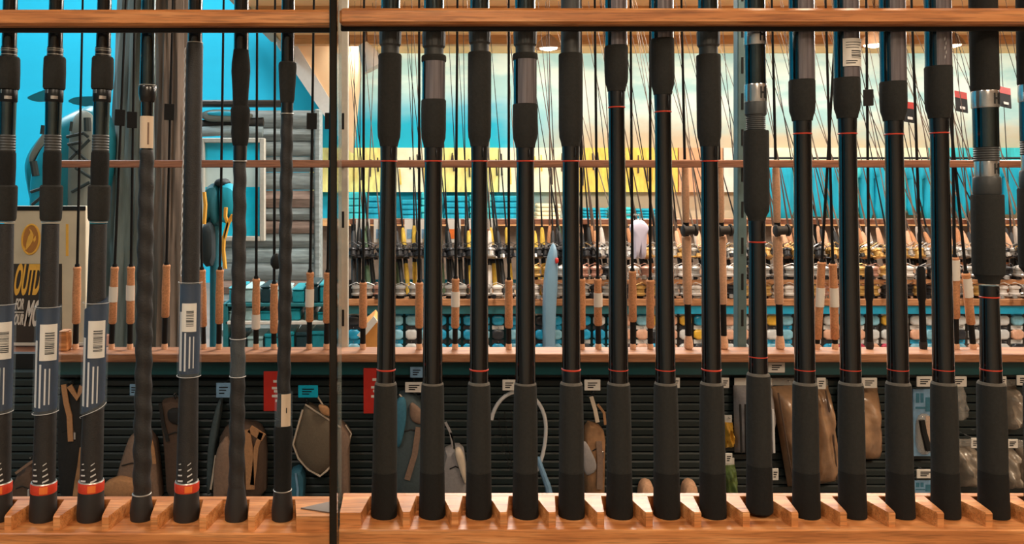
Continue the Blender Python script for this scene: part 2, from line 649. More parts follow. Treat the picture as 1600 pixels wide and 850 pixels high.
# pendant lamps with brown dome shades under the tan ceiling
mat('shade', (128, 96, 70), rough=0.4, metal=0.3)
emit('bulb', (255, 236, 200), 9.0)
for u, v, Y, lab in ((857, 66, 7.2, 'brown dome pendant lamp above the mural, nearest the middle'),
                     (1366, 60, 6.6, 'brown dome pendant lamp above the mural on the right'),
                     (1487, 62, 7.6, 'small brown dome pendant lamp above the mural, beside the tag-hung rods')):
    p = px(u, v, Y)
    t = thing('pendant_lamp', p, lab, 'lamp', 'dome pendant lamps')
    MB().lathe([(-.06, .118), (-.05, .112), (0, .09), (.04, .055), (.06, .03), (.07, .0125)], 20, p, cap=False).build('shade', 'shade', t)
    MB().tube([p + Vector((0, 0, .065)), (p.x, p.y, CEIL)], .008, 6).build('stem', 'shade', t)
    MB().lathe([(-.075, .02), (-.06, .075), (-.045, .08), (-.02, .03)], 14, p).build('bulb', 'bulb', t)
p = px(574, 82, 7.6)
t = thing('flood_lamp', p, 'white cone flood lamp angled beside the mural', 'lamp')
b = MB().lathe([(-.16, .125), (-.15, .12), (.0, .08), (.09, .045)], 18)
rot = Matrix.Rotation(math.radians(-28), 4, 'Y')
b.v = [tuple(rot @ Vector(q) + p) for q in b.v]
b.build('shade', 'fascia_white', t)
MB().tube([p + Vector((0.0, 0, .06)), (p.x - .02, p.y, CEIL)], .012, 6).build('stem', 'shade', t)

# wall display bands below the mural
mat('panel_yellow', (252, 228, 140), rough=0.7, var=0.25, scale=7, stretch=(3, 1, 1))
mat('panel_gold', (246, 202, 92), rough=0.7, var=0.25, scale=7, stretch=(3, 1, 1))
mat('panel_cream', (252, 242, 206), rough=0.7, var=0.15, scale=7)
mat('panel_white', (226, 222, 208), rough=0.7, var=0.1, scale=7)
mat('cloth_teal', (0, 160, 190), rough=0.7, var=0.3, scale=5, stretch=(4, 1, 0.6))
mat('cloth_aqua', (60, 196, 204), rough=0.7, var=0.3, scale=5, stretch=(4, 1, 0.6))
mat('cloth_peach', (220, 160, 120), rough=0.7, var=0.2, scale=5)
mat('item_dark', (44, 40, 38), rough=0.6, var=0.3)
WY = FARY
t = thing('merchandise_display', (1.2, WY - .1, 0), 'long wall display of yellow and cream panels below the painted mural', 'display')
bands = [(484, 530, 'panel_yellow'), (530, 600, 'panel_yellow'), (600, 690, 'panel_cream'), (690, 780, 'panel_yellow'), (780, 880, 'panel_cream'),
         (880, 985, 'panel_gold'), (985, 1060, 'panel_gold'), (1060, 1130, 'cloth_peach'), (1130, 1210, 'panel_white'), (1210, 1330, 'panel_cream'),
         (1330, 1450, 'panel_cream'), (1450, 1560, 'cloth_aqua'), (1560, 1700, 'cloth_aqua')]
for u0, u1, m_ in bands:
    a = px(u0, 231, WY - .1)
    c = px(u1 - 2, 300, WY - .1)
    MB().box((a.x, WY - .12, c.z), (c.x, WY - .001, a.z)).build('panel', m_, t, smooth=False)
a = px(484, 343, WY - .3)
c = px(1750, 352, WY - .3)
MB().box((a.x, WY - .42, c.z), (c.x, WY - .001, a.z)).build('shelf', 'beam_wood', t, smooth=False)
a = px(484, 352, WY)
c = px(1750, 560, WY)
MB().box((a.x, WY - .1, 0.05), (c.x, WY - .001, a.z)).build('lower_panel', 'wall_low', t, smooth=False)
# items hanging on the yellow panels
for i in range(46):
    u = 490 + i * 12.4 + random.uniform(-4, 4)
    if u > 1050:
        break
    v0 = random.uniform(236, 262)
    hh = random.uniform(20, 38)
    p = px(u, v0 + hh, WY - .14)
    o = MB().tube([p, p + Vector((random.uniform(-.015, .015), 0, hh * WY / F * .9))], .011, 6, r1=.007).build('hanging_lure', random.choice(['item_dark', 'panel_gold', 'canvas_brown', 'item_dark']))
    o['u'] = u
    tag(o, 'slim lure hanging on the yellow wall panels', 'lure', 'lures hanging on the yellow wall panels')
# turquoise towels folded on the wall shelf, and teal shirts on the right
k = 0
for u0, u1, v0, v1, m_ in [(545, 572, 300, 343, 'cloth_aqua'), (575, 604, 306, 343, 'cloth_teal'), (628, 655, 312, 343, 'cloth_teal'), (658, 690, 300, 343, 'cloth_aqua'),
                           (694, 730, 306, 343, 'cloth_teal'), (733, 766, 304, 343, 'cloth_aqua'), (770, 806, 306, 343, 'cloth_teal'), (836, 872, 318, 343, 'panel_cream'),
                           (908, 944, 312, 330, 'cloth_teal'), (948, 985, 312, 331, 'cloth_aqua'), (988, 1020, 314, 331, 'cloth_teal')]:
    Y = WY - .2
    a = px(u0, v0, Y)
    c = px(u1, v1, Y)
    zb = px(0, 343, WY - .3).z
    h = a.z - c.z
    tt = thing('folded_towel_stack', ((a.x + c.x) / 2, Y - .1, zb), {'cloth_aqua': 'aqua', 'cloth_teal': 'teal', 'panel_cream': 'cream'}[m_] + ' folded towel pile on the far wall shelf', 'towels', 'turquoise towel piles on the far wall shelf')
    nl = 4
    for q in range(nl):
        dx = random.uniform(-.008, .008)
        MB().box((a.x + dx, Y - .18, zb + h * q / nl), (c.x + dx, Y + .04, zb + h * (q + .93) / nl), .012).build('towel', m_, tt)
    k += 1
for i in range(17):
    u0 = 1190 + i * 25
    Y = WY - .35 - .03 * (i % 2)
    v0 = 250 + random.uniform(-2, 5)
    v1 = 340 + random.uniform(-5, 3)
    m_ = random.choice(['cloth_teal', 'cloth_teal', 'cloth_aqua'])
    out = ol([(u0 - 3, v0 + 14), (u0 + 8, v0), (u0 + 12, v0 + 5), (u0 + 17, v0 + 5), (u0 + 21, v0), (u0 + 32, v0 + 14), (u0 + 28, v0 + 26), (u0 + 25, v0 + 22), (u0 + 27, v1), (u0 + 2, v1), (u0 + 4, v0 + 22), (u0 + 1, v0 + 26)], Y)
    o = MB().puffy(out, Y + .04, .07, it=1).build('hanging_shirt', m_)
    tag(o, 'teal fishing shirt on the far wall rail' if m_ == 'cloth_teal' else 'aqua fishing shirt on the far wall rail', 'shirt', 'teal shirts hanging on the far wall')
a = px(1190, 247, WY - .35)
c = px(1640, 251, WY - .35)
tr = thing('clothes_rail', (a.x, a.y, a.z), 'steel clothes rail holding the teal shirts', 'rail')
MB().tube([a, (c.x, a.y, a.z)], .012, 8).build('bar', 'steel_dark', tr)
for u in (1192, 1420, 1636):
    q = px(u, 247, WY - .35)
    MB().tube([(q.x, q.y, a.z), (q.x, WY - .12, a.z)], .01, 6).build('bracket', 'steel_dark', tr)

# ================================================================== FRONT ROD RACKS
ZB = ZC - 548 * .917 / F          # top of the base board
ZD = ZC - 521 * .925 / F          # top of the dividers
YF, YDF, YNB, YBK = .917, .925, .9735, .9835


def rack(side, xa, xb, div_u, dz, label, end_block):
    t = thing('rod_rack', ((xa + xb) / 2, .95, 0), label, 'rod rack', 'oak rod racks standing end to end')
    zb, zd = ZB + dz, ZD + dz
    MB().box((xa, YF, zb - .036), (xb, YBK, zb), .0012).build('base_board', 'oak', t)
    MB().box((xa, YF + .006, zb - .11), (xb, YBK, zb - .038)).build('apron', 'oak', t, smooth=False)
    MB().box((xa + .01, YF + .02, 0.0), (xb - .01, YBK + .1, zb - .112)).build('cabinet', 'slat_back', t, smooth=False)
    MB().box((xa, YNB, zb), (xb, YBK, zd), .0008).build('back_strip', 'oak', t)
    pitch = .0549
    wf, wr = .0094 / 2, .0245 / 2
    ch = .003
    for u in div_u:
        x = (u - U0) * YDF / F
        if x - wf < xa:
            continue
        out = [(x - wf + .001, YDF), (x + wf - .001, YDF), (x + wf, YDF + .002), (x + wr, YNB), (x - wr, YNB), (x - wf, YDF + .002)]
        b = MB()
        n = len(out)
        ins = [(px_ * .94 + x * .06, py_ + (.0018 if py_ < .93 else 0)) for px_, py_ in out]
        vs = [(p[0], p[1], zb) for p in out] + [(p[0], p[1], zd - .0015) for p in out] + [(p[0], p[1], zd) for p in ins]
        fs = [tuple(range(n - 1, -1, -1)), tuple(range(2 * n, 3 * n))]
        for k in range(2):
            for i in range(n):
                j = (i + 1) % n
                fs.append((k * n + i, k * n + j, (k + 1) * n + j, (k + 1) * n + i))
        b.add(vs, fs)
        b.build('divider', 'oak', t)
    # end block beside the acrylic panel
    x0, x1, slope = end_block
    if slope > 0:
        out = [(x0, YDF), (x1, YDF), (x1 + .008, YNB), (x0, YNB)]
    else:
        out = [(x0, YDF), (x1, YDF), (x1, YNB), (x0 - .008, YNB)]
    MB().prism_z(out, zb, zd).build('end_block', 'oak', t, smooth=False)
    # top rail with a dark steel bar behind its lower edge
    zt = ZC - (12 - V0) * .928 / F + dz * .4
    z1 = ZC - (37.5 - V0) * .928 / F + dz * .4
    MB().box((xa, .928, z1), (xb, .946, zt), .003).build('top_rail', 'oak', t)
    z2 = ZC - (48.5 - V0) * .948 / F + dz * .4
    MB().box((xa, .9465, z2), (xb, .9525, z1 + .004), .001).build('steel_bar', 'steel_dark', t)
    for xe in ((xa + .004,) if side == 'l' else (xb - .004,)):
        MB().box((xe - .004, .953, 0.05), (xe + .004, .962, zt), .001).build('rail_post', 'steel_dark', t)
    return t


XP = (521 - U0) * .9 / F
xl = (-700 - U0) * .93 / F
xr = (1980 - U0) * .93 / F
divL = [393 - 76.2 * k for k in range(10)]
divR = [635 + 75.9 * k for k in range(18)]
rackL = rack('l', xl, XP - .004, divL, -.0040, 'left oak rod rack holding the short-gripped rods left of the acrylic panel', ((463 - U0) * YDF / F, XP - .005, -1))
rackR = rack('r', XP + .004, xr, divR, 0.0, 'right oak rod rack holding the long foam-handled rods', (XP + .005, (564 - U0) * YDF / F, 1))
# thin grey triangle lying on the left end block
z = ZD - .004
MB().prism_z([((470 - U0) * .945 / F, .945), (XP - .006, .932), (XP - .006, .966)], z, z + .0015).build('grey_triangle', 'triangle_grey', rackL, smooth=False)

t = thing('divider_panel', (XP, .9, 0.0), 'clear acrylic divider panel with a dark metal edge between the two racks', 'divider')
MB().box((XP - .0042, .896, 0.0), (XP + .0042, .906, 2.2), .0012).build('edge_channel', 'chrome_dark', t)
MB().box((XP - .0016, .906, .30), (XP + .0016, .99, 2.18)).build('sheet', 'acrylic', t, smooth=False)

# ================================================================== FRONT RODS
YR0 = .957


def helix(amp, turns_per_m, ph=0):
    def fn(a, z, r):
        return r * (1 + amp * math.sin(a + z * turns_per_m * 2 * PI + ph))
    return fn


class Rod:
    def __init__(s, ub, ut, label, dz=0.0, vb=812, group='fishing rods standing in the oak racks', n=24):
        s.n = n
        yt = .968
        # foot on the base board
        zb = ZB + dz
        s.P0 = Vector(((ub - U0) * YR0 / F, YR0, zb))
        p1 = Vector(((ut - U0) * yt / F, yt, ZC - (48 - V0) * yt / F))
        s.d = (p1 - s.P0).normalized()
        s.t = thing('fishing_rod', s.P0, label, 'fishing rod', group)
        s.t.rotation_mode = 'QUATERNION'
        s.t.rotation_quaternion = Vector((0, 0, 1)).rotation_difference(s.d)

    def z(s, v):
        k = (v - V0)
        return max(0.0, (F * (ZC - s.P0.z) - k * s.P0.y) / (k * s.d.y + F * s.d.z))

    def r(s, w_):
        return w_ / 2 * YR0 / F * .985

    def seg(s, name, m, prof, parent=None, fn=None, sub=1, label=None, n=None):
        """prof: (v, width in photo pixels) from bottom to top"""
        pr = [(s.z(v), s.r(w_)) for v, w_ in prof]
        if sub > 1:
            out = []
            for (z0, r0), (z1, r1) in zip(pr, pr[1:]):
                q = max(1, int((z1 - z0) / sub_step(sub)))
                for k in range(q):
                    f = k / q
                    out.append((z0 + (z1 - z0) * f, r0 + (r1 - r0) * f))
            out.append(pr[-1])
            pr = out
        return MB().lathe(pr, n or s.n, fn=fn).build(name, m, parent or s.t, rel=False, angle=32, label=label)

    def ring(s, v, w_, m='thread_red', name='thread_band', h=2.2):
        zc = s.z(v)
        rr = s.r(w_)
        hh = h * .00075 / 2
        return MB().lathe([(zc - hh, rr), (zc - hh * .5, rr + .0004), (zc + hh * .5, rr + .0004), (zc + hh, rr)], s.n).build(name, m, s.t, rel=False)

    def sheet(s, name, m, v0, v1, w_, a0, a1, parent=None, th=.0003, skew=0, lift=0.0):
        return MB().arc(s.z(v0), s.z(v1), math.radians(a0), math.radians(a1), s.r(w_) + lift, th=th, skew=skew * .00075).build(name, m, parent or s.t, rel=False)

    def barcode(s, parent, v0, v1, w_, a0, a1, lift, seed=1):
        rnd = random.Random(seed)
        b = MB()
        v = v0
        while v > v1 + 1:
            h = rnd.choice([.7, 1.0, 1.6])
            b.arc(s.z(v), s.z(v - h), math.radians(a0), math.radians(a1), s.r(w_) + lift, th=.00012, n=5)
            v -= h + rnd.choice([.8, 1.2, 1.8])
        b.build('barcode', 'ink', parent, rel=False, smooth=False)

    def upper(s, v, w_=18):
        """blank running on above the handle, with guides"""
        z0 = s.z(v)
        o = MB().lathe([(z0, s.r(w_)), (z0 + .02, s.r(w_ * .72)), (z0 + .6, .0042), (z0 + 1.15, .0022), (z0 + 1.152, .0005)], 12).build('upper_blank', 'blank', s.t, rel=False)
        for zz, gr in ((.42, .014), (.68, .009), (.9, .006)):
            c = Vector((0, -.006 - gr, z0 + zz))
            MB().tube([c + Vector((gr * math.cos(q), gr * math.sin(q), 0)) for q in [2 * PI * i / 12 for i in range(12)]], .0011, 6, closed=True).add([], []).tube([c + Vector((0, gr, 0)), c + Vector((0, gr + .006, -.012))], .0011, 5).build('line_guide', 'steel_dark', o, rel=False)


def sub_step(k):
    return {2: .004, 3: .0025}.get(k, .01)


# ---- long foam-handled rods on the right
def butt(R, vb=812, vt=598, w0=41, w1=36, cap_v=735):
    R.seg('butt_cap', 'foam_dark', [(vb, w0 - 5), (vb - 3, w0), (vb - 8, w0 + .6), (cap_v, w0 - 1.6)])
    g = R.seg('butt_grip', 'foam', [(cap_v, w0 - 2.2), ((cap_v + vt) / 2, (w0 + w1) / 2), (vt + 6, w1), (vt + 2, w1 - 1)])
    R.seg('grip_rim', 'foam_highlight', [(vt + 2, w1 - .8), (vt - .5, w1 - 3), (vt - 2, w1 - 6)], parent=g)
    R.seg('winding_collar', 'winding', [(vt - 1, 29.5), (576, 29.5), (573, 28)] if vt > 590 else [(vt - 1, 27.5), (vt - 24, 27.5), (vt - 27, 26)])
    R.ring((577 if vt > 590 else vt - 27), 29.8 if vt > 590 else 27.6, h=2.6)


def shaft(R, v0, v1, w0, w1, ring_v, vt=598):
    R.seg('blank', 'blank', [(v0, w0), (v1, w1)])
    R.ring(ring_v, w1 + 1.6)
    R.seg('upper_winding', 'winding', [(ring_v, w1 + 1), (v1 + 4, w1 + 2), (v1, w1 + 1.5)])
    # hook keeper
    a = R.z(ring_v - 6)
    c = R.z(v1 + 4)
    rr = R.r(w1)
    MB().tube([(.003, -rr, a), (.003, -rr - .0022, a + .003), (.003, -rr - .0022, c - .003), (.003, -rr, c)], .0006, 6).build('hook_keeper', 'steel_dark', R.t, rel=False)


def foregrip(R, vb, vt, w=37, taper=9, name='fore_grip'):
    return R.seg(name, 'foam', [(vb + 5, w - taper), (vb - 1, w - taper + 2), (vb - 10, w - 1.6), (vb - 24, w), (vt + 2, w), (vt, w - 2)])


def collar_top(R, vt, w):
    """knurled locking collar above the fore grip"""
    R.seg('collar_sleeve', 'collar', [(vt, w - 8), (vt - 12, w - 8)])
    kn = lambda a, z, r: r * (1 + .018 * math.sin(a * 18))
    R.seg('locking_collar', 'collar', [(vt - 12, w - 7.5), (vt - 15, w - 3), (vt - 34, w - 1.6), (vt - 38, w - 3)], fn=kn, n=72)


def seat(R, vb, vt, w, film=True):
    """glossy striped reel seat"""
    s_ = R.seg('reel_seat', 'seat_teal', [(vb, w - 2), (vt, w - 2)])
    R.sheet('graphite_insert', 'graphite', vb, vt, w - 2, -38, 62, parent=s_, th=.0007)
    return s_


GR = []
names = ['first', 'second', 'third', 'fourth', 'fifth', 'sixth', 'seventh', 'eighth', 'ninth', 'tenth', 'eleventh', 'twelfth', 'thirteenth', 'fourteenth', 'fifteenth']


def R_(i, ub, ut, what):
    return Rod(ub, ut, 'rod %s, %s right of the panel' % (what, names[i]))


# R0, R2, R7: plain fore grip under a knurled collar
for i, ub, ut, vt in ((0, 600, 610, 85), (2, 748, 749.5, 82), (7, 1114, 1106.5, 86)):
    R = R_(i, ub, ut, 'with plain foam fore grip and knurled collar')
    butt(R)
    shaft(R, 600, 227, 30, 25.5, 252)
    foregrip(R, 224, vt, 37.5)
    collar_top(R, vt, 37)
    R.seg('reel_seat', 'seat_teal', [(vt - 38, 31), (-60, 30)])
    R.seg('top_grip', 'foam', [(-60, 33), (-64, 37), (-190, 36), (-200, 24)])
    R.upper(-198)
# R1, R3: fore grip with a cut-out window
for i, ub, ut, vt, wv in ((1, 675, 678, 88, 156), (3, 821, 820.5, 85, 163)):
    R = R_(i, ub, ut, 'with windowed fore grip')
    butt(R)
    shaft(R, 600, 230, 32, 27.5, 252)
    foregrip(R, 226, wv, 40)
    s_ = R.seg('reel_seat', 'seat_teal', [(wv, 37), (vt + 8, 37)])
    R.sheet('graphite_insert', 'graphite', wv, vt + 9, 37, -44, 60, parent=s_, th=.0008)
    R.seg('grip_band', 'foam', [(vt + 9, 39), (vt + 7, 40), (vt + 1, 40), (vt - 1, 38)])
    collar_top(R, vt, 39)
    R.seg('upper_seat', 'seat_teal', [(vt - 38, 33), (-80, 31)])
    R.seg('top_grip', 'foam', [(-80, 33), (-84, 38), (-190, 37), (-200, 24)])
    R.upper(-198)
# R4: plain fore grip below a smooth grey tube
R = R_(4, 893, 891.5, 'with plain fore grip below a smooth grey tube')
butt(R)
shaft(R, 600, 227, 29, 26, 252)
foregrip(R, 224, 84, 38)
R.seg('tube', 'collar', [(84, 31), (-60, 30)])
R.seg('top_grip', 'foam', [(-60, 33), (-64, 37), (-190, 36), (-200, 24)])
R.upper(-198)
# R5, R6: short fore grip high on the shaft
for i, ub, ut, vb, vt, rv in ((5, 968, 962.5, 138, 72, 168), (6, 1042, 1034.5, 143, 61, 175)):
    R = R_(i, ub, ut, 'with grey reel seat just under the rail' if i == 5 else 'with short fore grip reaching almost to the rail')
    butt(R)
    shaft(R, 600, vb + 2, 31, 24.5, rv)
    foregrip(R, vb, vt, 37)
    s_ = seat(R, vt, -70, 36)
    R.seg('top_grip', 'foam', [(-70, 33), (-74, 37), (-190, 36), (-200, 24)])
    R.upper(-198)
# R9 - R12: striped reel seat over a short fore grip
for i, ub, ut, vb, vt, rv, extra in ((9, 1260, 1252, 184, 125, 209, 'with long striped reel seat'), (10, 1332, 1322, 180, 122, 209, 'with white barcode label on its reel seat'),
                                     (11, 1407, 1394, 184, 128, 210, 'with striped reel seat and low fore grip'), (12, 1478, 1465, 180, 104, 208, 'with scuffed striped reel seat')):
    R = R_(i, ub, ut, extra)
    butt(R, w1=37)
    shaft(R, 600, vb + 3, 31, 26, rv)
    foregrip(R, vb, vt, 39.5)
    s_ = seat(R, vt, -70, 39)
    if i == 10:
        lb = R.sheet('label', 'paper', 106, 63, 38.5, -42, 60, th=.0004, lift=.0009)
        R.barcode(lb, 94, 82, 38.5, -8, 42, .0014, seed=3)
        b = MB()
        for k, (va, vb_) in enumerate(((102, 100.6), (98.6, 97.4), (78, 77), (74, 73), (70, 69))):
            b.arc(R.z(va), R.z(vb_), math.radians(-30), math.radians(10 + 9 * k), R.r(38.5) + .0014, th=.00012, n=4)
        b.build('print_lines', 'ink', lb, rel=False)
    if i == 12:
        b = MB()
        for k in range(5):
            v = 62 + k * 7
            b.arc(R.z(v + 4), R.z(v), math.radians(-6 + 5 * (k % 2)), math.radians(-3 + 5 * (k % 2)), R.r(37) + .0009, th=.0002, n=2, skew=.002)
        b.build('lettering', 'white_print', s_, rel=False)
    R.seg('top_grip', 'foam', [(-70, 33), (-74, 39), (-190, 37), (-200, 24)])
    R.upper(-198)


def hood(R, va, vb, w, parent=None):
    """silver hood with a dark printed mark"""
    h = R.seg('silver_hood', 'silver', [(va, w - 1), (va - 2, w), (vb + 2, w), (vb, w - 1)])
    m = (va + vb) / 2
    b = MB()
    for a0, a1, v0, v1 in ((2, 9, va - 5, vb + 5), (24, 31, va - 5, vb + 5), (9, 24, m + 1.5, m - 1.5), (34, 44, va - 4, vb + 4)):
        b.arc(R.z(v0), R.z(v1), math.radians(a0), math.radians(a1), R.r(w) + .0001, th=.0002, n=4)
    b.build('mark', 'ink', h, rel=False)
    return h


# R8: silver hooded seat, grip lower down
R = R_(8, 1187, 1179.5, 'with two silver seat hoods and a low fore grip')
butt(R, vb=800, vt=584, w0=40, w1=36, cap_v=725)
shaft(R, 584, 344, 29, 24, 378)
foregrip(R, 340, 204, 39, taper=13)
R.seg('threaded_sleeve', 'collar', [(204, 28)] + [(204 - k * 1.5, 28 + (1.6 if k % 2 else 0)) for k in range(1, 16)] + [(180, 29)], sub=1)
R.seg('locking_collar', 'collar', [(181, 29), (179, 33), (160, 34), (159, 33)])
hood(R, 160, 132, 34.5)
R.seg('tube', 'seat_teal', [(132, 31.5), (70, 31.5)])
hood(R, 71, 42, 34)
R.seg('tube', 'seat_teal', [(42, 31.5), (-60, 31)])
R.seg('top_grip', 'foam', [(-60, 33), (-64, 38), (-190, 36), (-200, 24)])
R.upper(-198)
# R13: thick rod with silver hoods, threaded sleeve, low fore grip
for i, ub, ut, dv in ((13, 1553, 1537, 0), (14, 1626, 1611, -10)):
    R = R_(i, ub, ut, 'with thick low fore grip and silver seat hoods' if i == 13 else 'cut off by the right edge of the picture, thick-gripped')
    butt(R, w0=43, w1=40)
    shaft(R, 600, 446 + dv, 31, 26, 464 + dv)
    foregrip(R, 438 + dv, 304 + dv, 45.5, taper=17)
    R.seg('locking_collar', 'collar', [(304 + dv, 37), (302 + dv, 39), (279 + dv, 39), (276 + dv, 36)])
    hood(R, 277 + dv, 251 + dv, 33.5)
    R.seg('threaded_sleeve', 'collar', [(252 + dv, 34)] + [(252 + dv - k * 1.8, 34 + (1.8 if k % 2 else 0)) for k in range(1, 13)] + [(229 + dv, 36)])
    R.seg('tube', 'seat_teal', [(230 + dv, 36), (168 + dv, 36)])
    hood(R, 169 + dv, 142 + dv, 38.5)
    R.seg('top_grip', 'foam', [(143 + dv, 37), (140 + dv, 40), (-160, 39), (-170, 24)])
    R.upper(-168)

# ---- rods left of the panel
DL = -.0040


def L_(i, ub, ut, what):
    return Rod(ub, ut, what, dz=DL)


def sleeve(R, v0, v1, w_, skew=0, seed=1, la=(4, 62), lv=(0.18, 0.55)):
    """clear plastic sleeve around a blue paper wrap with a white barcode label"""
    pw = R.sheet('paper_wrap', 'paper_blue', v0 - 4, v1 + 3, w_ - .5, -100, 100, th=.0004, lift=.0006, skew=skew)
    h = v0 - v1
    st = MB()
    for a0, a1, f0, f1 in ((-50, -30, .02, .66), (-14, -4, .02, .44), (12, 20, .05, .4), (34, 40, .05, .4)):
        st.arc(R.z(v0 - 6 - h * f0), R.z(v0 - 4 - h * f1), math.radians(a0), math.radians(a1), R.r(w_) + .0010, th=.00015, n=5)
    st.build('print_stripes', 'white_print', pw, rel=False)
    lb = R.sheet('label', 'paper', v1 + h * lv[1], v1 + h * lv[0], w_, la[0] - 22, la[1], th=.0004, lift=.0014)
    R.barcode(lb, v1 + h * (lv[1] - .06), v1 + h * (lv[0] + .08), w_, la[0] + 4, la[1] - 16, .0019, seed)
    f = R.sheet('plastic_sleeve', 'film', v0, v1, w_, -178, 178, th=.0004, lift=.0026, skew=skew)
    R.sheet('sleeve_edge', 'white_print', v0 + .8, v0, w_, -95, 95, parent=f, th=.0005, lift=.0026, skew=skew)
    R.sheet('sleeve_edge', 'white_print', v1 + .6, v1, w_, -95, 95, parent=f, th=.0005, lift=.0026, skew=0)


def white_marks(R, v0, v1, w_):
    b = MB()
    for col, (a0, a1) in enumerate(((-42, -8), (16, 46))):
        for k in range(4 - col * 0):
            vv = v0 - 2 - k * (v0 - v1 - 4) / 3.6
            b.arc(R.z(vv), R.z(vv - 2.6 + .4 * k), math.radians(a0 + (3 * k if col == 0 else 0)), math.radians(a1 - 4 * k), R.r(w_) + .0002, th=.00015, n=5, skew=.0026 if col else .0008)
    b.build('lettering', 'white_print', R.t, rel=False)


def red_band(R, v0, v1, w_):
    o = R.seg('butt_band', 'thread_red', [(v0, w_ - 1), (v0 - 2, w_), (v1 + 2, w_), (v1, w_ - 2)])
    R.sheet('band_print', 'orange_print', v0 - 2, v1 + 3, w_, 5, 40, parent=o, th=.00015, lift=.0001)
    R.seg('band_edge', 'thread_silver', [(v1 + 1, w_ - 1), (v1 - .6, w_ - 2.5)], parent=o)


for i, ub, ut, dv, lab in ((0, -3, 15, 2, 'black fishing rod with blue plastic sleeve, cut off by the left edge of the picture'),
                           (1, 67, 87, 2, 'black fishing rod with blue plastic sleeve, next to the leftmost cut-off rod'),
                           (2, 141, 162, 0, 'black fishing rod with slanting blue plastic sleeve, left of the cord-wrapped rods')):
    R = L_(i, ub, ut, lab)
    R.seg('butt_cap', 'rubber', [(824, 34), (819, 40), (800, 42), (770, 39.5), (765, 38)])
    red_band(R, 766 + dv, 750 + dv, 40)
    R.seg('rear_grip', 'wrap', [(752, 35), (715, 34.5), (650, 33), (480, 29), (350, 26.5)], n=24)
    white_marks(R, 750, 714, 34.8)
    sleeve(R, 641 + dv, 474 + dv + (2 if i == 1 else -2), 32.4, skew=(26 if i == 2 else 5), seed=5 + i, la=(8, 72), lv=(.16, .5))
    R.ring(347, 27, 'thread_silver', 'metal_ring', 2.0)
    R.seg('lower_grip', 'foam', [(345, 30), (341, 33), (318, 35), (292, 35), (289, 31)])
    R.seg('grip_neck', 'foam_dark', [(290, 27), (262, 28.5), (240, 28), (236, 25)])
    R.seg('threaded_sleeve', 'collar', [(237, 25)] + [(237 - k * 2.2, 25 + (1.7 if k % 2 else 0)) for k in range(1, 12)] + [(211, 25)])
    R.seg('reel_seat', 'seat_teal', [(212, 24.5), (158, 26)])
    h_ = R.seg('silver_hood', 'steel_dark', [(160, 26), (158, 28.5), (142, 28.5), (139, 26)])
    bb = MB()
    bb.arc(R.z(156), R.z(151), math.radians(4), math.radians(48), R.r(28.5) + .0001, th=.0002)
    bb.arc(R.z(147), R.z(141), math.radians(-40), math.radians(-30), R.r(28.5) + .0001, th=.0002, n=3)
    bb.arc(R.z(147), R.z(141), math.radians(-22), math.radians(-12), R.r(28.5) + .0001, th=.0002, n=3)
    bb.build('mark', 'silver', h_, rel=False)
    R.seg('fore_grip', 'foam', [(140, 31), (137, 34), (112, 34.5), (92, 33.5), (89, 30)])
    w_ = R.seg('winding_check', 'winding', [(90, 24), (74, 24)])
    for vv in (86, 80, 77):
        R.ring(vv, 24.4, 'thread_silver', 'metal_ring', 1.4)
    R.seg('blank', 'blank', [(75, 22.5), (-40, 22)])
    R.upper(-38, 20)

# L3: cord-wrapped rod with white label
R = L_(3, 221, 232, 'slim cord-wrapped fishing rod with a white paper label on its upper shaft')
R.seg('butt_cap', 'rubber', [(818, 28), (813, 34), (800, 36), (776, 30), (772, 28)])
R.ring(771, 29, 'thread_silver', 'metal_ring', 1.6)
R.seg('cord_grip', 'wrap', [(770, 27), (700, 28), (600, 26), (400, 25), (238, 22), (234, 20)], fn=helix(.07, 34), sub=3)
R.seg('blank', 'blank', [(236, 19), (158, 19.5)])
lb = R.sheet('label', 'paper_cream', 232, 182, 20.5, -80, 80, th=.0004, lift=.0002)
bb = MB()
bb.arc(R.z(226), R.z(192), math.radians(20), math.radians(34), R.r(20.5) + .0008, th=.00015, n=3)
bb.build('print_lines', 'canvas_taupe', lb, rel=False)
R.seg('seat_bulge', 'winding', [(160, 20), (157, 24), (147, 28), (137, 28), (134, 25)])
R.ring(133.5, 26.5, 'thread_silver', 'metal_ring', 1.4)
R.seg('reel_seat', 'seat_teal', [(132, 24.5), (48, 23.5), (-30, 22)])
R.upper(-28, 18)

# L4: thick rod with blue sleeve and twisted clear edge
R = L_(4, 291, 305, 'thick black fishing rod with blue sleeve and twisted clear cord down its left side')
R.seg('butt_cap', 'rubber', [(824, 32), (819, 39), (800, 41), (770, 38.5), (765, 37)])
red_band(R, 766, 751, 38.5)
R.seg('rear_grip', 'wrap', [(753, 33), (715, 33), (600, 30), (435, 27)])
white_marks(R, 750, 714, 33)
sleeve(R, 586, 440, 30, seed=9, la=(-8, 50), lv=(.22, .52))
R.seg('upper_grip', 'wrap', [(437, 27.5), (300, 27.5), (72, 26), (66, 23)])
R.ring(67, 24.5, 'thread_silver', 'metal_ring', 1.6)
R.seg('blank', 'blank', [(68, 22.5), (-30, 22)])
bb = MB()
v = 432
pts = []
while v > 72:
    ph = v * .42
    rr = R.r(27.5) + .0009
    a = math.radians(-82) + .10 * math.sin(ph)
    pts.append((rr * math.sin(a) + .0004 * math.cos(ph), -rr * math.cos(a), R.z(v)))
    v -= 3
bb.tube(pts, .0008, 5)
bb.build('clear_cord', 'white_print', R.t, rel=False)
R.upper(-28, 18)

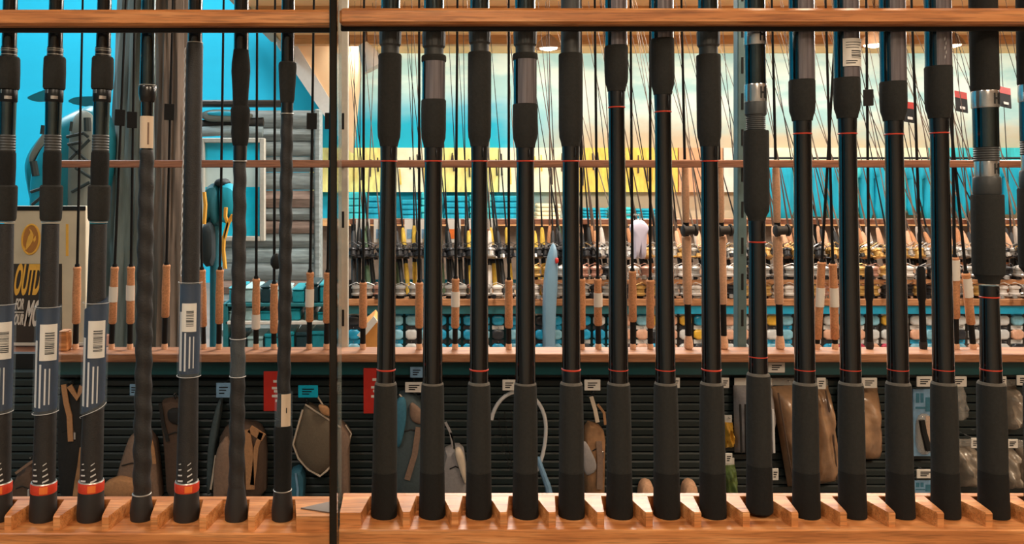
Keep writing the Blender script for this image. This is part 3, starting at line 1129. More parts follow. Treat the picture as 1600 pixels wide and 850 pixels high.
# L5: cord-wrapped rod with a bulging fore grip and clear sleeve
R = L_(5, 369, 377, 'cord-wrapped fishing rod with bulging dark fore grip and clear unprinted sleeve')
R.seg('butt_cap', 'rubber', [(816, 30), (811, 35), (795, 36.5), (765, 27), (758, 25)])
R.seg('cord_grip', 'wrap', [(760, 24.5), (700, 24.5), (585, 23), (400, 22), (258, 20.5), (253, 20)], fn=helix(.06, 33, 1), sub=3)
R.sheet('plastic_sleeve', 'film', 588, 528, 25, -178, 178, th=.0004)
R.sheet('sleeve_edge', 'white_print', 588, 587, 25, -95, 95, th=.0006)
R.sheet('sleeve_edge', 'white_print', 529, 528, 25, -95, 95, th=.0006)
R.ring(252, 22, 'thread_silver', 'metal_ring', 1.8)
R.seg('neck', 'winding', [(253, 21), (226, 22)])
R.seg('lower_collar', 'foam_dark', [(228, 22), (222, 26), (208, 29), (196, 27.5), (192, 30), (172, 31), (166, 27)])
R.seg('fore_grip', 'foam_dark', [(167, 24), (140, 26), (112, 30), (98, 29), (84, 25), (78, 24)])
R.seg('blank', 'blank', [(79, 23.5), (-30, 23)])
R.upper(-28, 18)

# L6: cord-wrapped rod with a cream label low on its shaft
R = L_(6, 441, 450, 'cord-wrapped fishing rod with cream label low on its shaft, beside the acrylic panel')
R.seg('butt_cap', 'rubber', [(814, 29), (810, 33), (795, 34), (770, 29), (766, 28)])
R.ring(765, 28.6, 'thread_silver', 'metal_ring', 1.6)
R.seg('rear_grip', 'foam_dark', [(766, 27.5), (700, 29), (672, 31), (664, 27), (655, 23)])
R.sheet('plastic_sleeve', 'film', 664, 612, 28, -178, 178, th=.0004)
lb = R.sheet('label', 'paper_cream', 663, 613, 25, -6, 58, th=.0004, lift=.0012)
R.sheet('mark', 'ink', 642, 634, 25, 24, 30, parent=lb, th=.0003, lift=.0016)
R.seg('cord_grip', 'wrap', [(657, 20), (612, 21), (500, 21), (300, 20), (184, 19), (179, 18)], fn=helix(.07, 34, 2), sub=3)
R.ring(178, 21.5, 'thread_silver', 'metal_ring', 1.8)
R.seg('neck', 'winding', [(179, 19), (160, 19.5)])
R.seg('fore_grip', 'foam', [(161, 20), (156, 23), (130, 26.5), (104, 29), (99, 28), (97, 24)])
R.seg('blank', 'blank', [(98, 22), (-30, 21)])
R.upper(-28, 18)

# ================================================================== GONDOLA BEHIND THE RACKS
GZ = ZC - 273 * 2.0 / F           # ledge top
gx0 = (88 - U0) * 2.05 / F
gx1 = (1840 - U0) * 2.05 / F
GN = thing('display_gondola', ((gx0 + gx1) / 2, 2.1, 0), 'dark slatted display gondola with oak ledge and a slim rod rail above it', 'display')
MB().box((gx0, 2.0, GZ - .021), (gx1, 2.085, GZ), .002).build('ledge', 'ledge_wood', GN)
MB().box((gx0, 2.03, GZ - .058), (gx1, 2.10, GZ - .022)).build('header_strip', 'header', GN, smooth=False)
gxs = (-260 - U0) * 2.05 / F
MB().box((gxs, 2.105, .12), (gx1, 2.13, GZ - .022)).build('backing_panel', 'slat_back', GN, smooth=False)
MB().box((gxs, 2.03, 0), (gx1, 2.20, .12)).build('plinth', 'slat_back', GN, smooth=False)
zz = GZ - .061
sl = None
pitch = .0208
while zz > .16:
    if sl is None:
        zt = zz
        b = MB().add([(gxs, 2.086, zt), (gx1, 2.086, zt), (gxs, 2.083, zt - .004), (gx1, 2.083, zt - .004), (gxs, 2.083, zt - .0165), (gx1, 2.083, zt - .0165), (gxs, 2.105, zt - .0165), (gx1, 2.105, zt - .0165), (gxs, 2.105, zt), (gx1, 2.105, zt)],
                     [(0, 1, 3, 2), (2, 3, 5, 4), (4, 5, 7, 6), (6, 7, 9, 8), (8, 9, 1, 0), (0, 2, 4, 6, 8), (1, 9, 7, 5, 3)])
        sl = b.build('slat', 'slat', GN, smooth=False)
        z0_ = zz
    else:
        c = sl.copy()
        COL.objects.link(c)
        c.parent = GN
        c.location = (0, 0, zz - z0_)
    zz -= pitch
# slotted uprights
for u, m_, w_ in ((537, 'upright_pale', 15), (1155, 'upright_teal', 14), (-70, 'upright_teal', 15)):
    if u < 0:
        continue
    x = (u - U0) * 2.12 / F
    hw = w_ / 2 * 2.12 / F
    up = MB().box((x - hw, 2.10, GZ - .02), (x + hw, 2.13, 2.35), .002).build('upright', m_, GN)
    k = 0
    zs = GZ + .05
    while zs < 2.3:
        MB().box((x - hw * .24, 2.0985, zs), (x + hw * .24, 2.1005, zs + .042), .0005).build('slot', 'slot_black', up, smooth=False)
        zs += .252 if m_ == 'upright_pale' else .0925
# rod rail
ra = px(92, 256, 1.985)
rc = px(1840, 256, 1.985)
MB().box((ra.x, 1.975, ra.z - .009), (rc.x, 1.995, ra.z + .009), .002).build('rod_rail', 'rail_wood', GN)
for u in (537, 1155):
    x = (u - U0) * 2.12 / F
    MB().box((x - .004, 1.995, ra.z - .007), (x + .004, 2.10, ra.z + .007)).build('rail_bracket', 'steel_dark', GN, smooth=False)

# ---- rods standing on the ledge
YL = 2.058
SPX = YL / F


def rod_axis(o, ub, ut):
    p0 = Vector(((ub - U0) * YL / F, YL, GZ))
    yt = 2.015
    zt = ra.z
    vt = V0 - (zt - ZC) * F / yt
    p1 = Vector(((ut - U0) * yt / F, yt, zt))
    o.location = p0
    o.rotation_mode = 'QUATERNION'
    o.rotation_quaternion = Vector((0, 0, 1)).rotation_difference((p1 - p0).normalized())


def zl(v):
    return (546 - v) * SPX


def local(name, prof, m, t, n=14):
    return MB().lathe([(zl(v), w_ / 2 * SPX) for v, w_ in prof], n).build(name, m, t, rel=False)


BR = []


def ledge_rod(ub, ut, kind, label, grip=(505, 415), tagv=None, lab=None):
    t = thing('fly_rod', (0, 0, 0), label, 'fishing rod', 'slim rods on the oak ledge')
    g0, g1 = grip
    if kind == 'fly':
        local('butt_cap', [(546, 9), (541, 10), (537, 8.5)], 'cork_pale', t)
        local('reel_seat', [(537, 8.5), (g0, 8.5)], 'blank_far', t)
        g = local('cork_grip', [(g0, 10), (g0 - 2, 12.5), (g0 - 30, 12), ((g0 + g1) / 2, 13), (g1 + 10, 11), (g1 + 2, 12.5), (g1, 10)], 'cork', t)
        local('winding_check', [(g1, 8), (g1 - 4, 6)], 'blank_far', t)
        top = g1
    elif kind == 'long':
        local('butt_knob', [(546, 10), (543, 14), (532, 13), (524, 9)], 'cork_pale', t)
        local('reel_seat', [(524, 10), (474, 10)], 'blank_far', t)
        g = local('cork_grip', [(474, 11), (472, 13), (420, 13.5), (380, 14), (370, 15), (367, 12)], 'cork_pale', t)
        # black reel seat with a small fly reel
        local('seat_band', [(367, 9), (346, 9)], 'blank_far', t)
        r_ = MB()
        for sx in (-1, 1):
            pts = [(sx * .010 + .006 * math.cos(a), -.022 + .02 * math.sin(a), zl(356) + 0) for a in ()]
        r_ = MB().lathe([(-.018, .012), (-.016, .015), (-.012, .015), (-.011, .011), (.011, .011), (.012, .015), (.016, .015), (.018, .012)], 16)
        rm = Matrix.Rotation(PI / 2, 4, 'Y')
        r_.v = [tuple(rm @ Vector(q) + Vector((0, -.026, zl(356)))) for q in r_.v]
        r_.build('reel', 'item_dark', t, rel=False)
        local('upper_grip', [(346, 8), (344, 10), (300, 12), (262, 10), (252, 7)], 'cork_pale', t)
        top = 252
    else:   # dark handle
        local('butt_cap', [(546, 10), (540, 12), (534, 11)], 'rubber', t)
        g = local('dark_grip', [(534, 10), (470, 9), (462, 13), (420, 12), (414, 8)], 'blank_far', t)
        top = 414
    if lab:
        v0, v1 = lab
        MB().arc(zl(v0), zl(v1), -1.3, 1.3, 13.4 / 2 * SPX, th=.0006).build('label', 'paper', t, rel=False)
    MB().lathe([(zl(top - 3), .0036), (zl(100), .0030), (zl(-160), .0020), (zl(-340), .0011)], 8).build('blank', 'blank_far', t, rel=False)
    if tagv:
        z0 = zl(tagv)
        MB().box((-.013, -.0075, z0 - .04), (.012, -.0045, z0), .001).build('hang_tag', 'slot_black', t, rel=False, smooth=False)
    rod_axis(t, ub, ut)
    return t


cl = 'slim cork-gripped rod on the oak ledge, '
ledge_rod(118, 124, 'fly', cl + 'beside the outdoor sign')
ledge_rod(174, 186, 'fly', cl + 'leftmost with white paper on its grip', tagv=172, lab=(470, 446))
ledge_rod(203, 207, 'fly', cl + 'in front of the tree trunk, paper on grip', tagv=176, lab=(468, 444))
ledge_rod(257, 264, 'fly', cl + 'in front of the brown trunk, black hang tag', grip=(495, 412), tagv=164)
ledge_rod(318, 312, 'fly', cl + 'half hidden behind the thick twisted-cord rod', grip=(510, 420))
ledge_rod(342, 346, 'fly', cl + 'beside the yellow straps', grip=(505, 420))
ledge_rod(400, 401, 'fly', cl + 'with white paper at the foot of its grip', grip=(514, 434), lab=(513, 490))
ledge_rod(428, 429, 'fly', cl + 'with black ball on its blank', grip=(520, 442))
ledge_rod(483, 487, 'fly', cl + 'with white label midway up its grip', grip=(502, 424), tagv=178, lab=(478, 450))
ledge_rod(510, 515, 'fly', cl + 'hidden close by the acrylic panel', grip=(504, 424), tagv=178)
ledge_rod(567, 568, 'fly', cl + 'first right of the pale slotted upright', grip=(512, 440))
ledge_rod(655, 655, 'fly', cl + 'right of the first long-handled rod', grip=(512, 440))
ledge_rod(711, 713, 'fly', cl + 'with white band, before blue packets', grip=(512, 434), lab=(478, 454))
ledge_rod(795, 795, 'fly', cl + 'plain grip before blue packets', grip=(512, 436))
ledge_rod(909, 908, 'fly', cl + 'half hidden right of the pale blue board', grip=(514, 434))
ledge_rod(935, 932, 'fly', cl + 'with pale band, right of the pale blue board', grip=(508, 434), lab=(478, 456))
ledge_rod(989, 987, 'fly', cl + 'tallest grip of the pair before white shirts', grip=(502, 422))
ledge_rod(1016, 1016, 'fly', cl + 'shorter grip of the pair before white shirts', grip=(512, 436))
ledge_rod(1076, 1070, 'long', 'two-handed rod with pale cork grips on the ledge, first of three')
ledge_rod(1131, 1124, 'long', 'two-handed rod with pale cork grips on the ledge, beside the teal upright')
ledge_rod(1219, 1212, 'long', 'two-handed rod with pale cork grips on the ledge, rightmost of three')
ledge_rod(1276, 1293, 'fly', cl + 'left one of two with white bands', grip=(530, 408), lab=(478, 448))
ledge_rod(1305, 1297, 'fly', cl + 'right one of two with white bands', grip=(530, 410), lab=(478, 448))
ledge_rod(1359, 1356, 'dark', 'dark-handled rod on the ledge below the black hang tag', tagv=142)
ledge_rod(1443, 1433, 'dark', 'dark-handled rod on the ledge, rightmost of its kind')
ledge_rod(1494, 1489, 'fly', cl + 'with white upper band beside thick rods', grip=(497, 400), lab=(436, 404))
ledge_rod(1521, 1492, 'fly', cl + 'with white band, leaning to the left', grip=(506, 424), lab=(462, 432))
# black ball bobber on one blank
p = px(432, 408, 2.035)
o = MB().lathe([(-.020, .004), (-.017, .010), (-.008, .015), (.004, .015), (.014, .010), (.019, .004)], 14, p).build('line_bobber', 'slot_black')
tag(o, 'black oval bobber clipped to a slim rod left of the panel', 'bobber')

# ---- price tags on hooks, red shelf signs
YT = 2.025


def price_tag(u0, v0, u1, v1, label, m_='price_white', hook=True, Y=YT):
    a = px(u0, v0, Y)
    c = px(u1, v1, Y)
    t = thing('price_tag', ((a.x + c.x) / 2, Y, c.z), label, 'price tag', 'price tags on the slatted gondola')
    MB().box((a.x, Y - .002, c.z), (c.x, Y + .001, a.z), .0008).build('card', m_, t, smooth=False)
    if m_ != 'price_red':
        x0, x1 = a.x, c.x
        b = MB()
        for k in range(3):
            zc = a.z - (a.z - c.z) * (.3 + .2 * k)
            b.box((x0 + (x1 - x0) * .2, Y - .0026, zc - .0012), (x0 + (x1 - x0) * (.8 - .12 * k), Y - .0018, zc + .0012))
        b.build('print', 'steel_dark', t, smooth=False)
    else:
        b = MB()
        w_ = c.x - a.x
        h = a.z - c.z
        for zc, l in ((.25, .7), (.42, .9), (.5, .6), (.62, .9), (.74, .4)):
            b.box((c.x - w_ * .45 * l - w_ * .05, Y - .0026, a.z - h * zc - .003), (c.x - w_ * .05, Y - .0018, a.z - h * zc + .003))
        b.build('print', 'price_white', t, smooth=False)
    if hook:
        xm = (a.x + c.x) / 2
        MB().tube([(xm, Y + .001, a.z - .004), (xm, 2.088, a.z - .004)], .0018, 6).build('hook', 'silver', t)
    return t


price_tag(338, 598, 361, 621, 'pale tag on a hook above the taupe backpack', 'paper_sky')
price_tag(203, 600, 216, 618, 'pale tag on a hook left of the brown pack', 'paper_sky')
price_tag(466, 602, 497, 621, 'bright cyan tag holder above the olive pointed pack', 'price_cyan')
price_tag(412, 580, 436, 642, 'red vertical shelf sign left of the olive pack', 'price_red')
price_tag(568, 575, 590, 646, 'red vertical shelf sign left of the blue-grey pack', 'price_red')
price_tag(641, 573, 661, 590, 'small pale tag high above the blue-grey pack', 'paper_sky')
price_tag(633, 597, 661, 613, 'pale tag on a hook above the blue-grey pack')
price_tag(785, 593, 806, 610, 'white tag above the white net hoop')
price_tag(913, 593, 938, 610, 'white tag above the tan lanyard')
price_tag(1050, 590, 1062, 606, 'white tag edge beside the sixth long-handled rod')
price_tag(1127, 590, 1139, 606, 'white tag left of the grey boxed packets')
price_tag(1200, 566, 1226, 582, 'white rounded tag on the dark header strip', Y=2.028, hook=False)
price_tag(1276, 590, 1290, 608, 'white tag between the two brown plastic bags')
price_tag(1346, 590, 1370, 606, 'white tag above the short brown bag')
price_tag(1432, 588, 1457, 604, 'white tag above the blue knife packet')
price_tag(1486, 588, 1510, 604, 'white tag above the small clear bag')
price_tag(1561, 588, 1572, 604, 'white tag left of the rightmost upper bag')
price_tag(1588, 586, 1612, 602, 'white tag above the rightmost upper bag')
price_tag(1432, 733, 1459, 747, 'white tag above the low blue packet')
price_tag(1517, 684, 1530, 700, 'white tag above the lower tan bag')
price_tag(1573, 686, 1590, 700, 'white tag above the rightmost lower bag')
price_tag(1133, 708, 1144, 724, 'white tag above the green mesh packet')
price_tag(1206, 732, 1216, 750, 'white tag low beside the grey boxes')

# ---- packs and bags hanging from the slats
YB_ = 2.078


def bag(name, pts, depth, m_, label, cat='bag', Y=None, group='packs and bags hanging on the gondola'):
    Y = Y or YB_
    p = ol(pts, Y - depth * .6)
    zmin = min(q[1] for q in p)
    xm = sum(q[0] for q in p) / len(p)
    t = thing(name, (xm, Y, zmin), label, cat, group)
    t['Y'] = Y
    t['d'] = depth
    MB().puffy(p, Y, depth, it=1).build('body', m_, t)
    xs = [q[0] for q in p]
    zs = [q[1] for q in p]
    w_, h_ = max(xs) - min(xs), max(zs) - zmin
    cz = sum(zs) / len(zs)
    if w_ > .05 and name != 'pointed_pack':
        yz = Y - depth * 1.03
        zz = cz + h_ * .12
        MB().tube([(xm - w_ * .22, yz, zz - .004), (xm, yz - .001, zz + .003), (xm + w_ * .22, yz, zz - .004)], .0016, 6).build('zipper', 'canvas_black', t)
        MB().box((xm + w_ * .19, yz - .003, zz - .022), (xm + w_ * .19 + .005, yz - .0005, zz - .004), .0006).build('zip_pull', 'silver', t)
    return t


def strap(t, pts, w_, m_='canvas_black', name='strap', Y=None, th=.004):
    Y = Y or (t['Y'] - t['d'] - .006)
    P = [px(u, v, Y) for u, v in pts]
    b = MB()
    hw = w_ / 2 * Y / F
    vs = []
    fs = []
    for k, p in enumerate(P):
        d = (P[min(k + 1, len(P) - 1)] - P[max(k - 1, 0)]).normalized()
        n = Vector((-d.z, 0, d.x))
        for sy in (0, th):
            vs.append(p + n * hw + Vector((0, sy, 0)))
            vs.append(p - n * hw + Vector((0, sy, 0)))
    for k in range(len(P) - 1):
        a = k * 4
        c = a + 4
        fs += [(a, a + 1, c + 1, c), (a + 2, c + 2, c + 3, a + 3), (a, c, c + 2, a + 2), (a + 1, a + 3, c + 3, c + 1)]
    fs += [(0, 2, 3, 1), (len(vs) - 4, len(vs) - 3, len(vs) - 1, len(vs) - 2)]
    b.add(vs, fs)
    return b.build(name, m_, t)


def pipe(t, pts, r_=1.6, m_='piping', name='piping', Y=None, closed=False):
    Y = Y or (t['Y'] - t['d'] * .8)
    return MB().tube([px(u, v, Y) for u, v in pts], r_ * Y / F, 6, closed=closed).build(name, m_, t)


def panel(t, pts, depth, m_, name='pocket', Y=None):
    Y = Y or (t['Y'] - t['d'] * .9)
    return MB().puffy(ol(pts, Y), Y, depth).build(name, m_, t)


def hang_loop(t, u, v):
    """webbing loop over a peg"""
    Y = t['Y'] - t['d'] * .5
    q = px(u, v, Y)
    MB().tube([(q.x, Y, q.z - .012), (q.x - .004, Y, q.z), (q.x, Y, q.z + .006), (q.x + .004, Y, q.z), (q.x, Y, q.z - .012)], .0016, 6).build('hang_loop', 'canvas_black', t)
    MB().tube([(q.x, 2.088, q.z + .004), (q.x, Y - .01, q.z + .004)], .0015, 6).build('peg', 'silver', t)


t = bag('sling_pack', [(92, 602), (130, 604), (135, 660), (132, 790), (95, 790), (90, 700)], .05, 'canvas_black', 'black sling pack with tan strap between the two slanting-sleeve rods')
strap(t, [(99, 601), (103, 630), (108, 650), (110, 690)], 8, 'canvas_tan')
strap(t, [(108, 603), (120, 622), (128, 604)], 9, 'canvas_tan')
strap(t, [(128, 700), (124, 730), (120, 752), (117, 775)], 7, 'camo')
hang_loop(t, 112, 598)
t = bag('waist_pack', [(22, 745), (50, 722), (60, 760), (58, 800), (15, 800)], .05, 'canvas_brown', 'dim brown waist pack low beside the leftmost rods')
strap(t, [(24, 740), (40, 728), (52, 720)], 4, 'canvas_taupe')
hang_loop(t, 50, 716)
t = bag('folded_pack', [(205, 675), (240, 678), (247, 730), (252, 790), (175, 790), (178, 760), (192, 710)], .06, 'canvas_taupe', 'taupe folded pack behind the rod with white upper label')
panel(t, [(163, 752), (190, 740), (220, 748), (218, 768), (200, 775), (166, 772)], .03, 'canvas_tan', 'front_flap')
strap(t, [(233, 680), (238, 700), (241, 725)], 5, 'canvas_tan')
hang_loop(t, 222, 672)
t = bag('shoulder_bag', [(248, 628), (272, 622), (300, 632), (304, 700), (303, 790), (262, 790), (256, 690)], .05, 'canvas_brown', 'brown shoulder bag left of the thick twisted-cord rod')
panel(t, [(262, 636), (298, 638), (298, 664), (264, 660)], .014, 'canvas_black', 'top_flap')
strap(t, [(250, 630), (254, 660), (262, 690)], 5, 'canvas_black')
hang_loop(t, 274, 617)
t = bag('backpack', [(345, 672), (372, 660), (404, 664), (415, 690), (414, 790), (333, 790), (338, 720)], .07, 'canvas_brown', 'taupe backpack with tan strap behind the clear-sleeved rod')
panel(t, [(338, 700), (360, 672), (364, 760), (344, 788), (334, 780)], .025, 'canvas_taupe', 'side_pocket')
strap(t, [(384, 672), (388, 700), (390, 730), (391, 765)], 13, 'canvas_tan')
strap(t, [(408, 676), (400, 700), (397, 735), (394, 758)], 7, 'canvas_tan')
strap(t, [(390, 670), (402, 678), (412, 684)], 12, 'canvas_tan', name='top_handle')
hang_loop(t, 372, 656)
t = bag('rod_tube', [(325, 690), (336, 640), (343, 622), (348, 625), (340, 680), (330, 770), (322, 775)], .03, 'canvas_slate', 'slim slate tube bag left of the taupe backpack')
strap(t, [(337, 712), (333, 740), (329, 765)], 3, 'piping')
t = bag('pointed_pack', [(474, 634), (484, 632), (512, 650), (538, 668), (540, 690), (528, 722), (500, 745), (480, 734), (466, 716), (458, 690), (466, 664)], .055, 'canvas_olive', 'olive pointed pack with cream piping left of the panel')
pipe(t, [(473, 640), (464, 672), (458, 694), (466, 716), (482, 734), (500, 744), (510, 736), (528, 716)], 1.7)
pipe(t, [(477, 632), (492, 642), (508, 652), (532, 668)], 1.4)
pipe(t, [(494, 616), (504, 632), (514, 650)], 1.3, name='cord')
panel(t, [(496, 630), (514, 634), (518, 650), (502, 646)], .012, 'canvas_tan', 'zip_tab')
hang_loop(t, 480, 626)
t = bag('pack_reflection', [(528, 655), (542, 668), (550, 680), (545, 700), (547, 790), (532, 790), (524, 700)], .05, 'canvas_taupe', 'taupe stand-in for the olive pack reflected in the acrylic panel')  # added body in place of the olive pack's mirror image in the panel
pipe(t, [(540, 664), (549, 678), (542, 698)], 1.1)
t = bag('dry_bag', [(452, 735), (470, 728), (478, 745), (474, 792), (450, 792)], .04, 'canvas_blue', 'teal dry bag below the olive pointed pack')
strap(t, [(462, 740), (465, 765), (464, 790)], 3, 'paper_sky')
t = bag('backpack', [(620, 618), (640, 612), (660, 630), (676, 690), (676, 790), (610, 790), (612, 690)], .07, 'canvas_slate', 'blue and grey backpack between first and second long-handled rods')
panel(t, [(618, 622), (634, 618), (636, 650), (628, 690), (622, 700), (616, 680)], .02, 'canvas_blue', 'side_panel')
panel(t, [(640, 624), (660, 640), (662, 664), (640, 656)], .015, 'canvas_taupe', 'top_flap')
pipe(t, [(624, 616), (634, 628), (632, 660), (624, 690), (621, 720)], 1.3)
strap(t, [(654, 668), (648, 710), (636, 750)], 9, 'canvas_taupe')
hang_loop(t, 644, 606)
t = bag('tackle_pouch', [(690, 706), (716, 694), (728, 706), (730, 790), (690, 790)], .05, 'canvas_grey', 'light grey tackle pouch between second and third long-handled rods')
panel(t, [(708, 702), (718, 696), (726, 712), (728, 760), (720, 740)], .02, 'piping', 'gusset')
strap(t, [(696, 660), (704, 676), (708, 698)], 4, 'canvas_grey')
strap(t, [(704, 676), (709, 690), (710, 702)], 3, 'canvas_black')
# landing net with white hoop
pts = []
for k in range(25):
    a = PI * (.07 + 1.30 * k / 24)
    pts.append((810 + 43 * math.cos(PI - a), 668 - 56 * math.sin(a) if math.sin(a) > 0 else 668 - 90 * math.sin(a)))
t = thing('landing_net', px(850, 775, 2.05), 'landing net with white hoop hanging behind the fourth long-handled rod', 'landing net')
t['Y'] = 2.06
t['d'] = .03
MB().tube([px(u, v, 2.05) for u, v in pts], .0048, 8).build('hoop', 'white_print', t)
MB().tube([px(u, v, 2.045) for u, v in ((840, 715), (848, 738), (856, 760), (862, 790))], .006, 8, r1=.009).build('handle', 'paper_sky', t)
nb = MB()
for k in range(1, 8):
    u = 767 + 86 * k / 8
    nb.tube([px(u, 640, 2.055), px(810 + (u - 810) * .8, 690, 2.06), px(810 + (u - 810) * .4, 735, 2.06)], .0008, 4)
for v, h in ((655, 42), (680, 38), (705, 28), (725, 20)):
    nb.tube([px(810 - h, v, 2.056), px(810, v + 6, 2.06), px(810 + h, v, 2.056)], .0008, 4)
nb.build('netting', 'canvas_black', t)
t = bag('camo_pouch', [(916, 660), (936, 664), (946, 676), (945, 720), (944, 790), (916, 790), (912, 700)], .04, 'camo', 'camouflage pouch with tan lanyard behind the fifth long-handled rod')
strap(t, [(924, 620), (930, 640), (934, 660)], 6, 'piping')
strap(t, [(934, 632), (944, 645), (946, 664)], 4, 'camo')
strap(t, [(936, 690), (938, 720), (937, 765)], 9, 'canvas_taupe')
panel(t, [(908, 690), (916, 688), (936, 732), (912, 746)], .012, 'canvas_grey', 'grey_cloth')
hang_loop(t, 926, 614)
for u, lab in ((1008, 'small tan pouch low between sixth and seventh long-handled rods'), (1076, 'small tan pouch low between seventh and eighth long-handled rods')):
    t = bag('pouch', [(u - 8, 760), (u, 750), (u + 12, 754), (u + 16, 790), (u - 10, 790)], .04, 'cork_pale', lab)

# ---- carded and bagged goods
def packet(quad, depth, m_, label, card=None, name='plastic_packet'):
    """quad: TL TR BR BL in photo pixels"""
    Y = YB_ - .012
    q = ol(quad, Y - depth * .5)
    t = thing(name, ((q[2][0] + q[3][0]) / 2, Y, min(q[2][1], q[3][1])), label, 'packet', 'bagged goods hanging on the gondola')
    t['Y'] = Y
    t['d'] = depth
    MB().pillow(q, Y, depth, wrinkle=.0045, seed=int(quad[0][0])).build('pouch', m_, t, angle=60)
    xa, xb = q[0][0], q[1][0]
    zt = max(q[0][1], q[1][1])
    MB().box((xa + .002, Y - .002, zt - .003), (xb - .002, Y, zt + .016), .0005).build('header_card', card or 'bag_clear', t, smooth=False)
    xm = (xa + xb) / 2
    MB().tube([(xm, Y - .012, zt + .010), (xm, 2.088, zt + .010)], .0016, 6).build('peg', 'silver', t)
    return t


packet([(1133, 660), (1147, 662), (1148, 700), (1134, 702)], .02, 'mesh_yellow', 'small yellow packet right of the eighth long-handled rod', 'price_white')
packet([(1132, 730), (1152, 728), (1155, 790), (1132, 790)], .03, 'mesh_green', 'green mesh packet low right of the eighth long-handled rod', 'price_white')
t = packet([(1152, 606), (1214, 604), (1215, 714), (1154, 712)], .05, 'canvas_grey', 'grey boxed packet behind the ninth long-handled rod', 'price_white')
strap(t, [(1157, 632), (1159, 708)], 2.5, 'slot_black', 'print_stripe')
strap(t, [(1165, 632), (1166, 708)], 2, 'slot_black', 'print_stripe')
strap(t, [(1208, 640), (1210, 708)], 3, 'white_print', 'print_stripe')
t = packet([(1211, 608), (1264, 604), (1272, 764), (1238, 766)], .05, 'kraft', 'brown glossy bag leaning left of the tenth long-handled rod')
pipe(t, [(1216, 614), (1224, 660), (1234, 720), (1241, 760)], 1.4, 'canvas_brown', 'bag_seam')
t = packet([(1274, 606), (1302, 606), (1314, 758), (1274, 764)], .05, 'kraft', 'brown glossy bag between tenth and eleventh long-handled rods')
pipe(t, [(1290, 610), (1300, 660), (1309, 750)], 1.4, 'canvas_brown', 'bag_seam')
packet([(1318, 608), (1380, 608), (1382, 722), (1320, 726)], .05, 'kraft', 'shorter brown glossy bag between eleventh and twelfth long-handled rods')
packet([(1490, 606), (1510, 606), (1513, 658), (1493, 660)], .02, 'bag_clear', 'small clear bag right of the thirteenth long-handled rod')
packet([(1498, 704), (1530, 700), (1536, 764), (1506, 766)], .045, 'kraft_grey', 'lower tan bag right of the thirteenth long-handled rod')
packet([(1572, 608), (1598, 606), (1600, 672), (1574, 676)], .045, 'kraft_grey', 'upper taupe bag at the right edge')
packet([(1566, 706), (1592, 702), (1596, 766), (1570, 768)], .045, 'kraft_grey', 'lower taupe bag, left of the pair at the right edge')
packet([(1597, 704), (1624, 702), (1628, 764), (1600, 766)], .045, 'kraft_grey', 'lower taupe bag cut off by the right edge')
# blue knife packet
def knife_packet(u0, v0, u1, v1, lab):
    Y = 2.05
    a = px(u0, v0, Y)
    c = px(u1, v1, Y)
    t = thing('blister_packet', ((a.x + c.x) / 2, Y, c.z), lab, 'packet', 'bagged goods hanging on the gondola')
    MB().box((a.x, Y, c.z), (c.x, Y + .004, a.z), .001).build('card', 'paper_sky', t, smooth=False)
    h = a.z - c.z
    w_ = c.x - a.x
    MB().box((a.x + .002, Y - .001, a.z - h * .30), (c.x - .002, Y, a.z - h * .04)).build('card_header', 'paper_sky', t, smooth=False)
    b = MB()
    for x0, x1, z0, z1 in ((.12, .30, .06, .20), (.36, .52, .06, .2), (.1, .6, .26, .29), (.62, .95, .12, .33)):
        b.box((a.x + w_ * x0, Y - .0018, a.z - h * z1), (a.x + w_ * x1, Y - .001, a.z - h * z0))
    b.build('print', 'canvas_blue', t, smooth=False)
    if h > .08:
        MB().puffy([(a.x + w_ * .08, a.z - h * .36), (c.x - w_ * .06, a.z - h * .36), (c.x - w_ * .06, a.z - h * .96), (a.x + w_ * .08, a.z - h * .96)], Y - .001, .012).build('blister', 'bag_clear', t)
        MB().tube([(a.x + w_ * .28, Y - .012, a.z - h * .44), (a.x + w_ * .38, Y - .012, a.z - h * .62), (a.x + w_ * .62, Y - .012, a.z - h * .88)], .007, 8, r1=.009).build('knife_handle', 'slot_black', t)
        MB().box((a.x + w_ * .62, Y - .003, a.z - h * .8), (c.x - w_ * .08, Y - .001, a.z - h * .40)).build('photo_print', 'cork_pale', t, smooth=False)
    MB().tube([((a.x + c.x) / 2, Y + .002, a.z - .006), ((a.x + c.x) / 2, 2.088, a.z - .006)], .0015, 6).build('peg', 'silver', t)


knife_packet(1427, 608, 1457, 713, 'blue carded knife packet right of the twelfth long-handled rod')
knife_packet(1427, 751, 1457, 800, 'low blue carded packet under the knife packet')

# ================================================================== LEFT CORNER: SIGN, KAYAK, TREE, CABIN
mat('sign_pale', (206, 196, 172), rough=0.6, var=0.1, scale=14)
mat('sign_dark', (52, 48, 44), rough=0.6, var=0.1, scale=20)
mat('sign_gold', (236, 184, 76), rough=0.5, var=0.1)
mat('sign_gold_dark', (176, 120, 56), rough=0.5, var=0.1)
mat('ped', (128, 78, 52), rough=0.5, var=0.2, scale=20, stretch=(1, 6, 6))


